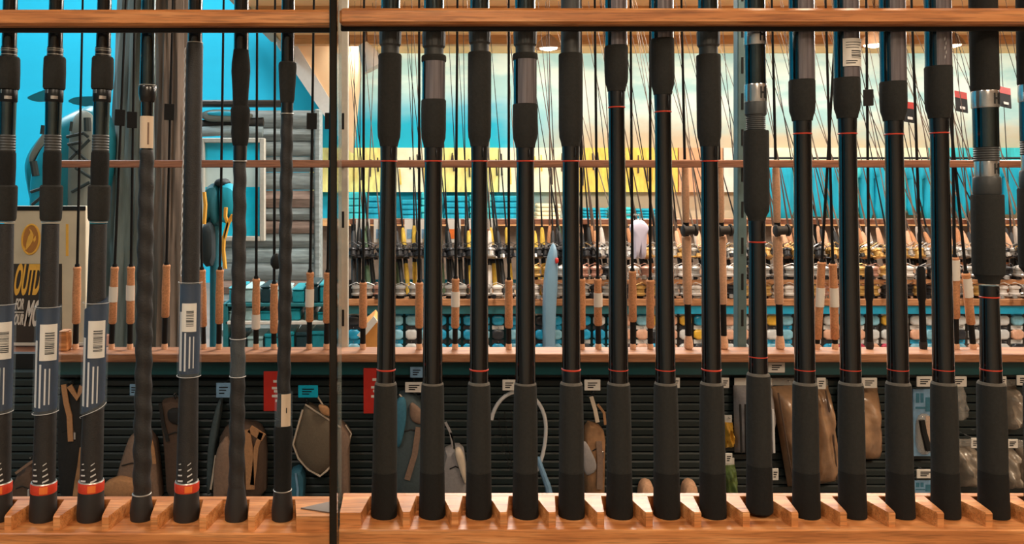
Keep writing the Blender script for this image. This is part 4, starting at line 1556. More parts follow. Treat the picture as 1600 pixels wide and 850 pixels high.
def text_mesh(s, size, m_, parent, loc, shear=0.0, sx=1.0, depth=.001, name='lettering'):
    cu = bpy.data.curves.new('txt', 'FONT')
    cu.body = s
    cu.size = size
    cu.shear = shear
    cu.extrude = depth
    cu.offset = size * .03
    cu.align_x = 'LEFT'
    tmp = bpy.data.objects.new('txt', cu)
    COL.objects.link(tmp)
    dg = bpy.context.evaluated_depsgraph_get()
    me = bpy.data.meshes.new_from_object(tmp.evaluated_get(dg))
    bpy.data.objects.remove(tmp)
    # text plane XY -> stands up facing -Y
    for v in me.vertices:
        x, y, z = v.co
        v.co = (x * sx, -z, y)
    me.materials.clear()
    me.materials.append(MATS[m_])
    o = bpy.data.objects.new(name, me)
    COL.objects.link(o)
    o.parent = parent
    o.location = Vector(loc) - parent.location
    return o


YS = 2.45
a = px(6, 322, YS)
c = px(134, 540, YS)
t = thing('sign_board', ((a.x + c.x) / 2, YS, c.z), 'sign board with gold emblem and yellow capitals behind the leftmost rods', 'sign')
MB().box((a.x, YS, c.z), (c.x, YS + .03, a.z), .002).build('board', 'sign_pale', t)
d = px(97, 412, YS)
MB().box((a.x, YS - .003, c.z), (d.x, YS, d.z)).build('dark_panel', 'sign_dark', t, smooth=False)
q = px(6, 329, YS)
MB().box((a.x, YS - .004, q.z), (c.x, YS, a.z), .001).build('top_trim', 'steel_dark', t, smooth=False)
q = px(6, 535, YS)
MB().box((a.x, YS - .005, c.z), (c.x, YS, q.z), .001).build('bottom_trim', 'price_white', t, smooth=False)
p = px(48, 374, YS - .002)
ex, ez = 13.5 * YS / F, 23 * YS / F
em = MB().tube([(p.x + (ex * math.cos(k) + .2 * ez * math.sin(k) * .3), p.y, p.z + ez * math.sin(k)) for k in [2 * PI * i / 28 for i in range(28)]], .0032, 6, closed=True).build('emblem', 'sign_gold', t)
MB().prism([(p.x + .9 * (ex * math.cos(k) + .06 * ez * math.sin(k)), p.z + .92 * ez * math.sin(k)) for k in [2 * PI * i / 28 for i in range(28)]], p.y - .0005, p.y + .002).build('emblem_field', 'sign_gold_dark', em, smooth=False)
fb = MB()
fpts = [(-.55, -.75), (-.1, -.45), (.25, -.1), (.35, .3), (.1, .62), (-.15, .72), (.0, .45), (-.25, .2), (-.45, -.2)]
fb.prism([(p.x + ex * x, p.z + ez * y) for x, y in fpts], p.y - .002, p.y - .0005)
fb.prism([(p.x + ex * x, p.z + ez * y) for x, y in [(.3, .0), (.62, .25), (.6, -.05), (.42, -.2)]], p.y - .002, p.y - .0005)
fb.prism([(p.x + ex * x, p.z + ez * y) for x, y in [(-.5, -.7), (-.75, -.45), (-.7, -.7)]], p.y - .002, p.y - .0005)
fb.build('emblem_figure', 'sign_gold', em, smooth=False)
h1 = 48 * YS / F
text_mesh('OUTD', h1 * 1.36, 'sign_gold', t, px(20, 459, YS - .004), shear=.7, sx=.215)
text_mesh('FOR', 17 * YS / F * 1.36, 'price_white', t, px(23, 483, YS - .004), shear=.5, sx=.30)
text_mesh('OUR', 17 * YS / F * 1.36, 'price_white', t, px(21, 507, YS - .004), shear=.5, sx=.30)
text_mesh('MO', 40 * YS / F * 1.36, 'price_white', t, px(37, 508, YS - .004), shear=.7, sx=.26)
b = MB()
q0 = px(23, 488, YS - .004)
q1 = px(37, 487, YS - .004)
b.box((q0.x, YS - .0045, q0.z - .001), (q1.x, YS - .003, q0.z + .002))
b.build('rule', 'price_white', t, smooth=False)
MB().box((px(103, 350, YS).x, YS - .001, px(0, 400, YS).z), (px(107, 350, YS).x, YS, px(0, 350, YS).z)).build('gold_mark', 'sign_gold', t, smooth=False)
# pedestal cabinet under the sign
a = px(-260, 541, YS)
c = px(93, 560, YS)
t = thing('sign_pedestal', ((a.x + c.x) / 2, YS, 0), 'dark pedestal cabinet with brown wooden top under the sign', 'cabinet')
MB().box((a.x, YS - .16, c.z), (px(134, 0, YS).x, YS + .2, a.z - .001), .002).build('top', 'ped', t)
MB().box((a.x + .02, YS - .14, 0), (px(134, 0, YS).x - .02, YS + .18, c.z - .001)).build('body', 'slat_back', t, smooth=False)
a = px(88, 517, 2.05)
c = px(110, 552, 2.05)
o = thing('wooden_block', (c.x, 2.05, GZ), 'small orange wooden block on the ledge beside the sign', 'block')
MB().box((px(96, 0, 2.05).x, 2.03, GZ), (c.x, 2.06, a.z), .002).build('block', 'oak', o)
MB().box((px(97, 0, 2.05).x, 2.029, a.z), (c.x - .001, 2.061, a.z + .003), .001).build('cap', 'oak_pale', o)

# kayak standing on end
mat('kayak_teal', (20, 120, 134), rough=0.4, var=0.15, scale=4)
mat('kayak_aqua', (30, 150, 176), rough=0.4, var=0.15, scale=4)
mat('kayak_grey', (118, 124, 116), rough=0.5, var=0.12, scale=6)
mat('net_dark', (40, 52, 52), rough=0.7)
YK = 3.6
hull = [(24, 262), (30, 235), (52, 205), (78, 182), (105, 168), (128, 160), (146, 170), (157, 200), (156, 250), (148, 300), (138, 340), (124, 500), (110, 705), (72, 705), (58, 500), (40, 340)]
kp = ol(hull, YK)
t = thing('kayak', (px(100, 0, YK).x, YK, 0), 'teal and grey kayak standing on end behind the sign', 'kayak')
b = MB()
b.puffy(kp, YK + .22, .22)
b.build('hull', 'kayak_teal', t)
MB().puffy(ol([(106, 214), (112, 182), (128, 170), (143, 180), (150, 215), (146, 270), (134, 330), (122, 420), (106, 420), (104, 300)], YK - .02), YK + .02, .05).build('deck_pad', 'kayak_grey', t)
MB().puffy(ol([(46, 270), (58, 238), (74, 216), (84, 230), (90, 300), (90, 420), (56, 420), (44, 330)], YK - .02), YK + .02, .05).build('deck_panel', 'kayak_aqua', t)
MB().puffy(ol([(40, 246), (54, 222), (72, 196), (78, 212), (56, 240), (44, 262)], YK - .02), YK + .02, .03).build('grey_patch', 'kayak_grey', t)
for seg in ([(104, 214), (130, 208), (138, 214)], [(106, 226), (128, 222)], [(108, 250), (140, 218)], [(110, 228), (148, 262)], [(118, 262), (152, 284)], [(112, 300), (140, 285)], [(48, 300), (72, 292)], [(50, 320), (74, 300)], [(110, 205), (112, 190)]):
    MB().tube([px(u, v, YK - .06) for u, v in seg], .007, 6).build('bungee_cord', 'net_dark', t)
for seg in ([(52, 252), (56, 275)], [(136, 184), (137, 205)], [(70, 196), (68, 210)]):
    MB().tube([px(u, v, YK - .06) for u, v in seg], .016, 8).build('carry_handle', 'net_dark', t)
# paddles behind the kayak tip
for u0, v0, u1, v1, lab in ((40, 153, 82, 148, 'dark paddle blade left of the kayak tip'), (104, 158, 166, 160, 'dark paddle blade above the kayak tip')):
    Y = YK + .35
    t = thing('paddle', (px(u1, v1, Y).x, Y, 0), lab, 'paddle', 'paddles behind the kayak')
    MB().prism(smooth_outline(ol([(u0, v0), (u0 + 14, v0 - 7), (u1 - 6, v1 - 10), (u1, v1 - 2), (u1 - 8, v1 + 10), (u0 + 14, v0 + 6)], Y), 1), Y, Y + .02).build('blade', 'kayak_teal', t)
    q = px(u1 - 6, v1, Y)
    MB().tube([(q.x, Y + .01, q.z), (q.x + .04, Y + .03, .0)], .014, 8).build('shaft', 'net_dark', t)

# fake tree: two fluted trunks
mat('bark_blue_lit', (112, 124, 122), rough=0.85, var=0.5, scale=9, stretch=(3, 3, 0.35), bump=0.6, bscale=30)  # blue light falling on the left trunk is mixed into this bark colour
mat('bark_brown', (104, 90, 78), rough=0.9, var=0.45, scale=9, stretch=(3, 3, 0.35), bump=0.6, bscale=30)


def trunk(parent, uc0, w0, uc1, w1, Y, m_, seed):
    rnd = random.Random(seed)
    ph = [rnd.uniform(0, 6.28) for _ in range(6)]
    n, m2 = 64, 40
    b = MB()
    vs = []
    fs = []
    for k in range(m2 + 1):
        f = k / m2
        z = 0 + (3.6 - 0) * f
        v = V0 - (z - ZC) * F / Y
        g = (v - 545) / (0 - 545)
        uc = uc0 + (uc1 - uc0) * g
        rr = (w0 + (w1 - w0) * min(max(g, -.6), 1.4)) / 2 * Y / F
        cx = (uc - U0) * Y / F
        for i in range(n):
            a = 2 * PI * i / n
            q = 1 + .07 * math.sin(9 * a + ph[0] + 1.6 * math.sin(z * 2.2 + ph[1])) + .05 * math.sin(17 * a + ph[2] + 2.2 * math.sin(z * 3.1 + ph[3])) + .03 * math.sin(29 * a + ph[4] + 3 * math.sin(z * 4 + ph[5]))
            vs.append((cx + rr * q * math.cos(a), Y + rr * q * math.sin(a), z))
    for k in range(m2):
        for i in range(n):
            j = (i + 1) % n
            fs.append((k * n + i, k * n + j, (k + 1) * n + j, (k + 1) * n + i))
    fs.append(tuple(range(n - 1, -1, -1)))
    fs.append(tuple(range(m2 * n, (m2 + 1) * n)))
    b.add(vs, fs)
    b.build('trunk', m_, parent, angle=60)


t = thing('tree_trunk', (px(200, 0, 3.9).x, 3.9, 0), 'pale grey-teal fluted tree trunk left of the brown trunk', 'tree', 'tree trunks in the shop')
trunk(t, 206, 88, 220, 62, 3.9, 'bark_blue_lit', 3)
t = thing('tree_trunk', (px(275, 0, 3.75).x, 3.75, 0), 'brown fluted tree trunk behind the thick twisted-cord rod', 'tree', 'tree trunks in the shop')
trunk(t, 272, 62, 274, 54, 3.75, 'bark_brown', 5)

# log cabin wall with a window, and a header beam with a camouflaged boat on it
mat('log_grey', (118, 128, 128), rough=0.85, var=0.4, scale=8, stretch=(0.8, 6, 6), bump=0.5)
mat('log_brown', (126, 108, 98), rough=0.85, var=0.4, scale=8, stretch=(0.8, 6, 6), bump=0.5)
mat('log_pale', (140, 156, 158), rough=0.85, var=0.4, scale=8, stretch=(0.8, 6, 6), bump=0.5)
mat('frame_pale', (176, 172, 160), rough=0.6, var=0.1)
YC = 6.2
t = thing('cabin_wall', (px(440, 0, YC).x, YC, 0), 'grey log cabin wall with a corner post left of the yellow panels', 'wall')
zt = px(0, 172, YC).z
hh = .118
z = .02
k = 0
rnd = random.Random(4)
while z < zt - .05:
    h = hh * rnd.uniform(.8, 1.15)
    uL = 350
    uR = 497 + rnd.uniform(-4, 3)
    xa = px(uL, 0, YC).x
    xb = px(uR, 0, YC).x
    b = MB()
    pr = [(-.06, .0), (-.075, h * .2), (-.085, h * .5), (-.072, h * .8), (-.055, h * .97), (.06, h * .97), (.06, 0)]
    n = len(pr)
    vs = [(xa, YC + y, z + zz_) for y, zz_ in pr] + [((xa + xb) / 2, YC + y + rnd.uniform(-.01, .01), z + zz_) for y, zz_ in pr] + [(xb, YC + y, z + zz_) for y, zz_ in pr]
    fs = [tuple(range(n)), tuple(range(3 * n - 1, 2 * n - 1, -1))]
    for r_ in range(2):
        for i in range(n):
            j = (i + 1) % n
            fs.append((r_ * n + j, r_ * n + i, r_ * n + n + i, r_ * n + n + j))
    b.add(vs, fs).build('log', rnd.choice(['log_grey', 'log_grey', 'log_brown', 'log_pale']), t)
    z += h
    k += 1
MB().box((px(493, 0, YC).x, YC - .1, 0), (px(503, 0, YC).x, YC + .06, zt), .01).build('corner_post', 'log_grey', t)
# window set in front of the logs
wn = thing('cabin_window', px(393, 372, YC - .1), 'pale framed window with blue panes on the log cabin wall', 'window')
a = px(314, 216, YC - .1)
c = px(415, 376, YC - .1)
fw = .035
yy = YC - .10
for lo, hi in (((a.x, c.z), (a.x + fw, a.z)), ((c.x - fw, c.z), (c.x, a.z)), ((a.x + fw, a.z - fw), (c.x - fw, a.z)), ((a.x + fw, c.z), (c.x - fw, c.z + fw))):
    MB().box((lo[0], yy - .05, lo[1]), (hi[0], yy + .014, hi[1]), .004).build('frame_board', 'frame_pale', wn)
mat('pane_blue', (24, 196, 230), rough=0.12, var=0.3, scale=4, coat=0.5)
mat('pane_pale', (190, 206, 200), rough=0.12, var=0.15, scale=4, coat=0.5)
zm = px(0, 262, yy).z
zn = px(0, 292, yy).z
for z0, z1, m_ in ((zm, a.z - fw, 'pane_blue'), (zn, zm, 'pane_pale'), (c.z + fw, zn, 'pane_blue')):
    MB().box((a.x + fw, yy - .01, z0), (c.x - fw, yy, z1)).build('pane', m_, wn, smooth=False)
# beam
a = px(303, 157, 5.6)
c = px(446, 166, 5.6)
t = thing('header_beam', ((a.x + c.x) / 2, 5.6, c.z), 'dark timber header frame with a pale log below, left of the cabin', 'beam')
MB().box((a.x, 5.55, c.z), (c.x, 5.7, a.z), .01).build('beam', 'sign_dark', t)
q0 = px(303, 206, 5.6)
q1 = px(410, 206, 5.6)
MB().tube([(q0.x, 5.62, q0.z), ((q0.x + q1.x) / 2, 5.6, q0.z + .01), (q1.x, 5.62, q0.z)], .035, 12).build('lower_log', 'log_pale', t)
q0 = px(303, 194, 5.6)
MB().tube([(q0.x, 5.64, q0.z), (q1.x, 5.64, q0.z + .02)], .03, 12).build('lower_log', 'sign_dark', t)
for u in (306, 446):
    q = px(u, 0, 5.62)
    MB().box((q.x - .03, 5.6, 0), (q.x + .03, 5.68, a.z - .001), .006).build('post', 'log_grey', t)
# small boat lying on the logs
Y = 5.62
t = thing('model_boat', px(355, 192, Y), 'small camouflage boat lying on the timber frame', 'boat')
MB().puffy(ol([(312, 178), (330, 171), (372, 172), (396, 178), (388, 188), (372, 191), (330, 191), (318, 187)], Y), Y + .06, .14).build('hull', 'kayak_grey', t)
MB().puffy(ol([(322, 174), (372, 174), (378, 182), (326, 181)], Y - .08), Y - .07, .02).build('blue_stripe', 'kayak_aqua', t)

# life jackets on a stand with a yellow strap
YJ = 3.2
mat('vest_teal', (10, 92, 108), rough=0.6, var=0.25, scale=14, bump=0.3)
mat('vest_dark', (24, 40, 46), rough=0.7, var=0.25, scale=14, bump=0.3)
mat('strap_yellow', (226, 168, 60), rough=0.6, var=0.15)
t = thing('life_jacket', (px(345, 0, YJ).x, YJ, 0), 'dark teal life jacket on a stand with yellow straps hanging down', 'life jacket')
MB().puffy(ol([(320, 300), (326, 288), (340, 285), (344, 300), (344, 352), (336, 356), (330, 340), (324, 352), (319, 346)], YJ), YJ + .06, .10, it=1).build('left_flap', 'vest_teal', t)
MB().puffy(ol([(342, 298), (346, 285), (362, 287), (372, 298), (376, 348), (366, 352), (362, 336), (354, 350), (345, 346)], YJ), YJ + .05, .09, it=1).build('right_flap', 'cloth_teal', t)
MB().puffy(ol([(334, 286), (340, 279), (352, 279), (358, 286), (350, 292), (340, 292)], YJ), YJ + .05, .08, it=1).build('collar', 'vest_dark', t)
MB().puffy(ol([(315, 352), (328, 346), (334, 358), (334, 415), (318, 418), (314, 390)], YJ - .05), YJ - .01, .06, it=1).build('side_pad', 'vest_dark', t)
MB().tube([px(336, 330, YJ), px(335, 430, YJ), (px(334, 0, YJ).x, YJ, .0)], 7 * YJ / F, 12).build('stand', 'vest_teal', t)
for seg in ([(353, 324), (352, 338), (356, 350), (350, 370), (349, 390), (352, 420)], [(364, 336), (356, 350), (351, 372)], [(319, 300), (321, 320), (319, 350)]):
    MB().tube([px(u, v, YJ - .09) for u, v in seg], .0075, 6).build('strap', 'strap_yellow', t)

# storage shelf with teal bins at the foot of the cabin
YQ = 4.3
t = thing('bin_shelf', (px(440, 0, YQ).x, YQ, 0), 'low teal storage shelf below the log cabin wall', 'shelf')
mat('shelf_teal', (30, 110, 118), rough=0.5, var=0.15)
xa, xb = px(352, 0, YQ).x, px(526, 0, YQ).x
for v in (474, 502, 560):
    zq = px(0, v, YQ).z
    MB().box((xa, YQ, zq - .018), (xb, YQ + .35, zq), .003).build('board', 'shelf_teal' if v != 502 else 'price_white', t)
for x in (xa, xb):
    MB().box((x - .012, YQ, 0), (x + .012, YQ + .35, px(0, 474, YQ).z), .002).build('side_panel', 'shelf_teal', t)
mat('bin_teal', (24, 140, 156), rough=0.4, var=0.2)
mat('bin_pale', (150, 182, 184), rough=0.4, var=0.2)
mat('bin_dark', (20, 52, 60), rough=0.4, var=0.2)
rnd = random.Random(9)
wh = ['on the upper board', 'on the white board', 'on the lower board']
for v, hpx in ((474, 34), (502, 22), (560, 44)):
    u = 356
    zq = px(0, v, YQ).z
    while u < 505:
        w_ = rnd.uniform(15, 26)
        h = hpx * rnd.uniform(.6, .95) * YQ / F
        x0, x1 = px(u, 0, YQ).x, px(u + w_, 0, YQ).x
        m_ = rnd.choice(['bin_teal', 'bin_pale', 'bin_dark'])
        o = thing('storage_bin', ((x0 + x1) / 2, YQ + .1, zq), {'bin_teal': 'teal', 'bin_pale': 'pale blue', 'bin_dark': 'dark blue'}[m_] + ' storage bin ' + {474: wh[0], 502: wh[1], 560: wh[2]}[v] + ' of the low teal shelf', 'bin', 'storage bins on the low teal shelf')
        MB().box((x0 + .002, YQ + .02, zq), (x1 - .002, YQ + .26, zq + h * .85), .006).build('body', m_, o)
        MB().box((x0, YQ + .015, zq + h * .85), (x1, YQ + .265, zq + h), .005).build('lid', m_, o)
        u += w_ + rnd.uniform(1, 6)

# ================================================================== MIDDLE GONDOLA: RODS WITH REELS, PEGGED PACKETS
YM = 4.0
mx0, mx1 = px(541, 0, YM).x, px(2050, 0, YM).x
GM = thing('rod_display', ((mx0 + mx1) / 2, YM, 0), 'long middle display of leaning rods with reels above pegged packets', 'display')
ZS = px(0, 466, YM).z
mat('peg_teal', (30, 92, 98), rough=0.5, var=0.15)
mat('peg_grey', (110, 106, 100), rough=0.5, var=0.15)
mat('band_blue', (30, 150, 184), rough=0.4, var=0.1)
MB().box((mx0, YM - .02, ZS - .035), (mx1, YM + .30, ZS), .004).build('rod_shelf', 'oak_pale', GM)
xm = px(1040, 0, YM).x
MB().box((mx0, YM - .01, ZS - .075), (xm, YM + .02, ZS - .037)).build('shelf_band', 'peg_teal', GM, smooth=False)
MB().box((xm, YM - .01, ZS - .075), (mx1, YM + .02, ZS - .037)).build('shelf_band', 'band_blue', GM, smooth=False)
MB().box((mx0, YM + .10, .1), (xm, YM + .13, ZS - .037)).build('peg_panel', 'peg_teal', GM, smooth=False)
MB().box((xm, YM + .10, .1), (mx1, YM + .13, ZS - .037)).build('peg_panel', 'peg_grey', GM, smooth=False)
MB().box((mx0, YM, 0), (mx1, YM + .3, .1)).build('plinth', 'slat_back', GM, smooth=False)
zr = px(0, 346, YM + .24).z
MB().box((mx0, YM + .22, zr - .014), (mx1, YM + .25, zr + .014), .003).build('rod_rail', 'rail_wood', GM)
zr2 = px(0, 440, YM + .0).z
MB().box((px(820, 0, YM).x, YM - .015, zr2 - .012), (mx1, YM + .0, zr2 + .012), .003).build('front_rail', 'oak_pale', GM)
x = mx0 + .02
while x < mx1:
    MB().box((x - .014, YM + .25, 0), (x + .014, YM + .28, zr + .014), .003).build('post', 'steel_dark', GM)
    MB().box((x - .008, YM - .015, ZS), (x + .008, YM, zr2 + .01)).build('rail_support', 'steel_dark', GM, smooth=False)
    x += 1.2

# reel + rod prototypes
mat('reel_silver', (176, 172, 166), rough=0.3, metal=0.5, var=0.15)
mat('reel_black', (34, 34, 36), rough=0.35, metal=0.3, var=0.15)
mat('reel_gold', (190, 150, 84), rough=0.35, metal=0.4, var=0.15)
mat('grip_green', (70, 92, 66), rough=0.8, var=0.2)
mat('grip_yellow', (206, 170, 60), rough=0.7, var=0.2)
mat('grip_white', (206, 196, 186), rough=0.7, var=0.1)


def reel_mesh():
    b = MB()
    b.lathe([(-.024, .012), (-.022, .025), (-.014, .027), (-.010, .020), (.010, .020), (.014, .026), (.022, .025), (.030, .010)], 14, (0, -.062, .0))
    b.tube([(0, -.005, .03), (0, -.03, .012), (0, -.05, 0)], .007, 6)
    b.tube([(0, -.062, -.016), (.05, -.062, -.02), (.056, -.085, -.022)], .005, 6)
    b.lathe([(-.011, .004), (-.009, .011), (.009, .011), (.011, .004)], 8, (.056, -.092, -.022))
    b.tube([(-.027, -.062, .02), (-.034, -.075, .034), (0, -.09, .05), (.034, -.075, .034), (.027, -.062, .02)], .002, 5)
    return b


def far_proto(grip, reel, blank, gw, long_):
    t = thing('reel_rod', (0, 0, 0), 'x', 'fishing rod')
    b = MB()
    b.lathe([(0, .012), (.006, .016), (.02, .015), (.05, .011 * gw)] + [(.11, .012 * gw), (.16, .011 * gw)], 10)
    b.build('rear_grip', grip, t, rel=False)
    MB().lathe([(.16, .011), (.165, .012), (.25, .012), (.255, .010)], 10).build('reel_seat', 'reel_black', t, rel=False)
    MB().lathe([(.255, .012), (.27, .013 * gw), (.33, .010), (.345, .006)], 10).build('fore_grip', grip, t, rel=False)
    r_ = reel_mesh()
    r_.v = [(x, y, z + .205) for x, y, z in r_.v]
    r_.build('reel', reel, t, rel=False)
    MB().lathe([(.345, .0050), (.6, .0030), (1.0, .0020), (long_, .0011)], 6).build('blank', blank, t, rel=False)
    return t


mat('blank_bronze', (78, 58, 44), rough=0.6)
mat('blank_white', (120, 104, 88), rough=0.35)
protos = [('black grip and black reel', far_proto('rubber', 'reel_black', 'blank_far', 1.0, 1.75)),
          ('cork grip and silver reel', far_proto('cork', 'reel_silver', 'blank_bronze', 1.1, 1.6)),
          ('green grip and black reel', far_proto('grip_green', 'reel_black', 'blank_bronze', 1.0, 1.7)),
          ('yellow grip and black reel', far_proto('grip_yellow', 'reel_black', 'blank_far', 1.0, 1.5)),
          ('white grip and silver reel', far_proto('grip_white', 'reel_silver', 'blank_white', 1.1, 1.65)),
          ('cork grip and gold reel', far_proto('cork_pale', 'reel_gold', 'blank_bronze', 1.1, 1.7))]
usedp = set()
rnd = random.Random(21)
FRONT = [600, 677, 748, 821, 892, 965, 1038, 1110, 1183, 1256, 1327, 1400, 1471, 1545]


def where(u):
    """the gap between the front rods in which a far thing shows"""
    if u < FRONT[0]:
        return 'left of the first long-handled rod'
    for k in range(len(FRONT) - 1):
        if u < FRONT[k + 1]:
            return 'between %s and %s long-handled rods' % (names[k], names[k + 1])
    return 'right of the fourteenth long-handled rod'


def place_rod(k, u, row, lean):
    nm, pr = protos[k]
    if k in usedp:
        o = dup(pr)
    else:
        o = pr
        usedp.add(k)
    Y = YM + .045 + .06 * row
    p = px(u, 466, YM)
    o.location = (p.x * (Y / YM), Y, ZS)
    back = math.atan2(YM + .20 - Y, zr - ZS)
    o.rotation_mode = 'QUATERNION'
    o.rotation_quaternion = Vector((0, 0, 1)).rotation_difference(Vector((lean, math.tan(back), 1)).normalized())
    tag(o, 'leaning %s rod %s' % (nm, where(u)), 'fishing rod', 'leaning rods on the middle display')
    return o


u = 552
n_r = 0
while u < 1700:
    if u < 700:
        wts = [3, 1, 3, 3, 0, 0]
    elif u < 900:
        wts = [4, 1, 1, 2, 1, 1]
    else:
        wts = [3, 3, 0, 0, 2, 3]
    k = rnd.choices(range(6), wts)[0]
    lean = rnd.uniform(-.20, -.05) if u > 980 else rnd.uniform(-.12, .02)
    if rnd.random() < .15:
        lean *= -.4
    place_rod(k, u, n_r % 3, lean)
    n_r += 1
    u += rnd.uniform(7, 10.5) if u < 1610 else 20
# rods carrying red and black hang tags
for ub, ut_, vt_, lab in ((1446, 1418, 176, 'right of the twelfth long-handled rod'), (1520, 1500, 160, 'right of the thirteenth long-handled rod'), (1585, 1568, 153, 'right of the thick fourteenth long-handled rod')):
    Yr = YM + .045
    sY = (YM + .20 - Yr) / (zr - ZS)
    x0 = px(ub, 466, YM).x * Yr / YM
    kk = (vt_ - V0) / F
    hh_ = (ZC - ZS - kk * Yr) / (1 + kk * sY)
    ln_ = ((ut_ - U0) / F * (Yr + sY * hh_) - x0) / hh_
    o = place_rod(0, ub, 0, ln_)
    tag(o, 'leaning rod wearing a red and black tag ' + lab, 'fishing rod', 'leaning rods on the middle display')
    s_ = 4.2 / F
    hz = hh_ * math.sqrt(1 + sY * sY + ln_ * ln_)
    def bx(x0_, z0_, x1_, z1_, y, m_, nm):
        return MB().box((x0_ * s_, y - .012, hz + z0_ * s_), (x1_ * s_, y - .008, hz + z1_ * s_), .0008).build(nm, m_, o, rel=False, smooth=False)
    hc = bx(-10, -20, 10, 6, 0, 'slot_black', 'hang_tag')
    bx(-10, 6, 10, 19, 0, 'price_red', 'tag_flap')
    bx(-3, -15, 5, -10, -.003, 'price_white', 'tag_print')
    MB().tube([(0, .0, hz + 22 * s_), (0, -.01, hz + 17 * s_)], .0015, 5).build('tag_string', 'silver', o, rel=False)
# loose reels shown on the shelf and on the front rail
mat('reel_rose', (176, 130, 112), rough=0.35, metal=0.3, var=0.2)


def reel_proto(m1, m2):
    t = thing('spinning_reel', (0, 0, 0), 'x', 'reel')
    b = MB().lathe([(.012, .012), (.016, .026), (.024, .028), (.029, .021), (.046, .021), (.05, .027), (.058, .026), (.066, .010)], 14)
    b.build('spool', m1, t, rel=False)
    b = MB().lathe([(0, .022), (.004, .024), (.012, .018), (.02, .012)], 12, (0, .012, 0))
    b.tube([(0, .02, .01), (0, .045, .03), (0, .05, .06)], .006, 6)
    b.build('body', m2, t, rel=False)
    b = MB().tube([(.012, 0, .012), (.042, 0, .012), (.046, -.02, .014)], .0045, 6)
    b.lathe([(-.010, .004), (-.008, .010), (.008, .010), (.010, .004)], 8, (.046, -.026, .014))
    b.build('handle', m2, t, rel=False)
    MB().tube([(-.027, 0, .052), (-.032, -.012, .066), (0, -.024, .08), (.032, -.012, .066), (.027, 0, .052)], .002, 5).build('bail', m1, t, rel=False)
    return t


rp = [('silver', reel_proto('reel_silver', 'reel_black')), ('black', reel_proto('reel_black', 'reel_black')), ('gold', reel_proto('reel_gold', 'reel_black')), ('rose', reel_proto('reel_rose', 'reel_silver')), ('white', reel_proto('grip_white', 'reel_silver'))]
usedr = set()
for zrow, Yr, u0_, step, nm_row in ((ZS, YM - .0, 556, 17.5, 'on the shelf'), (None, YM + .0, 836, 17.5, 'on the front rail')):
    u = u0_
    while u < 1640:
        k = rnd.choices(range(5), [3, 3, 2, 1, 2])[0]
        if k in usedr:
            o = dup(rp[k][1])
        else:
            o = rp[k][1]
            usedr.add(k)
        z_ = zrow if zrow is not None else zr2 + .012
        o.location = (px(u, 0, YM).x, Yr - (.0 if zrow is not None else .006), z_)
        o.rotation_euler = (0, 0, rnd.uniform(-.9, .9))
        tag(o, '%s spinning reel %s, %s' % (rp[k][0], nm_row, where(u)), 'reel', 'loose reels on the middle display')
        u += step * rnd.uniform(.9, 1.2)

# white price cards on the rail, left end
for u in (556, 584, 632, 655, 698, 726, 755):
    a = px(u, 352, YM + .21)
    c = px(u + 22, 379, YM + .21)
    t = thing('rail_card', ((a.x + c.x) / 2, YM + .21, c.z), 'white price card on the middle display rail ' + where(u + 10), 'price card', 'white cards on the middle display rail')
    MB().box((a.x, YM + .209, c.z), (c.x, YM + .213, a.z + .03)).build('card', 'price_white', t, smooth=False)
    MB().box((a.x + .012, YM + .2075, c.z + .02), (c.x - .012, YM + .209, a.z - .02)).build('print', 'orange_print' if u > 690 else 'paper_sky', t, smooth=False)

# pegged packets below the shelf
mat('pk_blue', (36, 150, 190), rough=0.25, var=0.35, scale=30)
mat('pk_sky', (130, 186, 204), rough=0.25, var=0.3, scale=30)
mat('pk_white', (206, 206, 202), rough=0.25, var=0.15, scale=30)
mat('pk_red', (190, 60, 84), rough=0.3, var=0.3, scale=30)
mat('pk_yellow', (226, 176, 60), rough=0.3, var=0.3, scale=30)
mat('pk_peach', (222, 170, 140), rough=0.3, var=0.2, scale=30)
mat('pk_dark', (46, 48, 52), rough=0.3, var=0.3, scale=30)


def pk_proto(m_, card, w_, h):
    t = thing('pegged_packet', (0, 0, 0), 'x', 'packet')
    MB().puffy([(-w_ / 2, 0), (w_ / 2, 0), (w_ / 2, h * .72), (-w_ / 2, h * .72)], .0, .018, it=1).build('pouch', m_, t, rel=False)
    MB().box((-w_ / 2, -.004, h * .70), (w_ / 2, .0, h), .001).build('header_card', card, t, rel=False, smooth=False)
    MB().tube([(0, -.03, h * .9), (0, .065, h * .9)], .002, 5).build('peg', 'silver', t, rel=False)
    return t


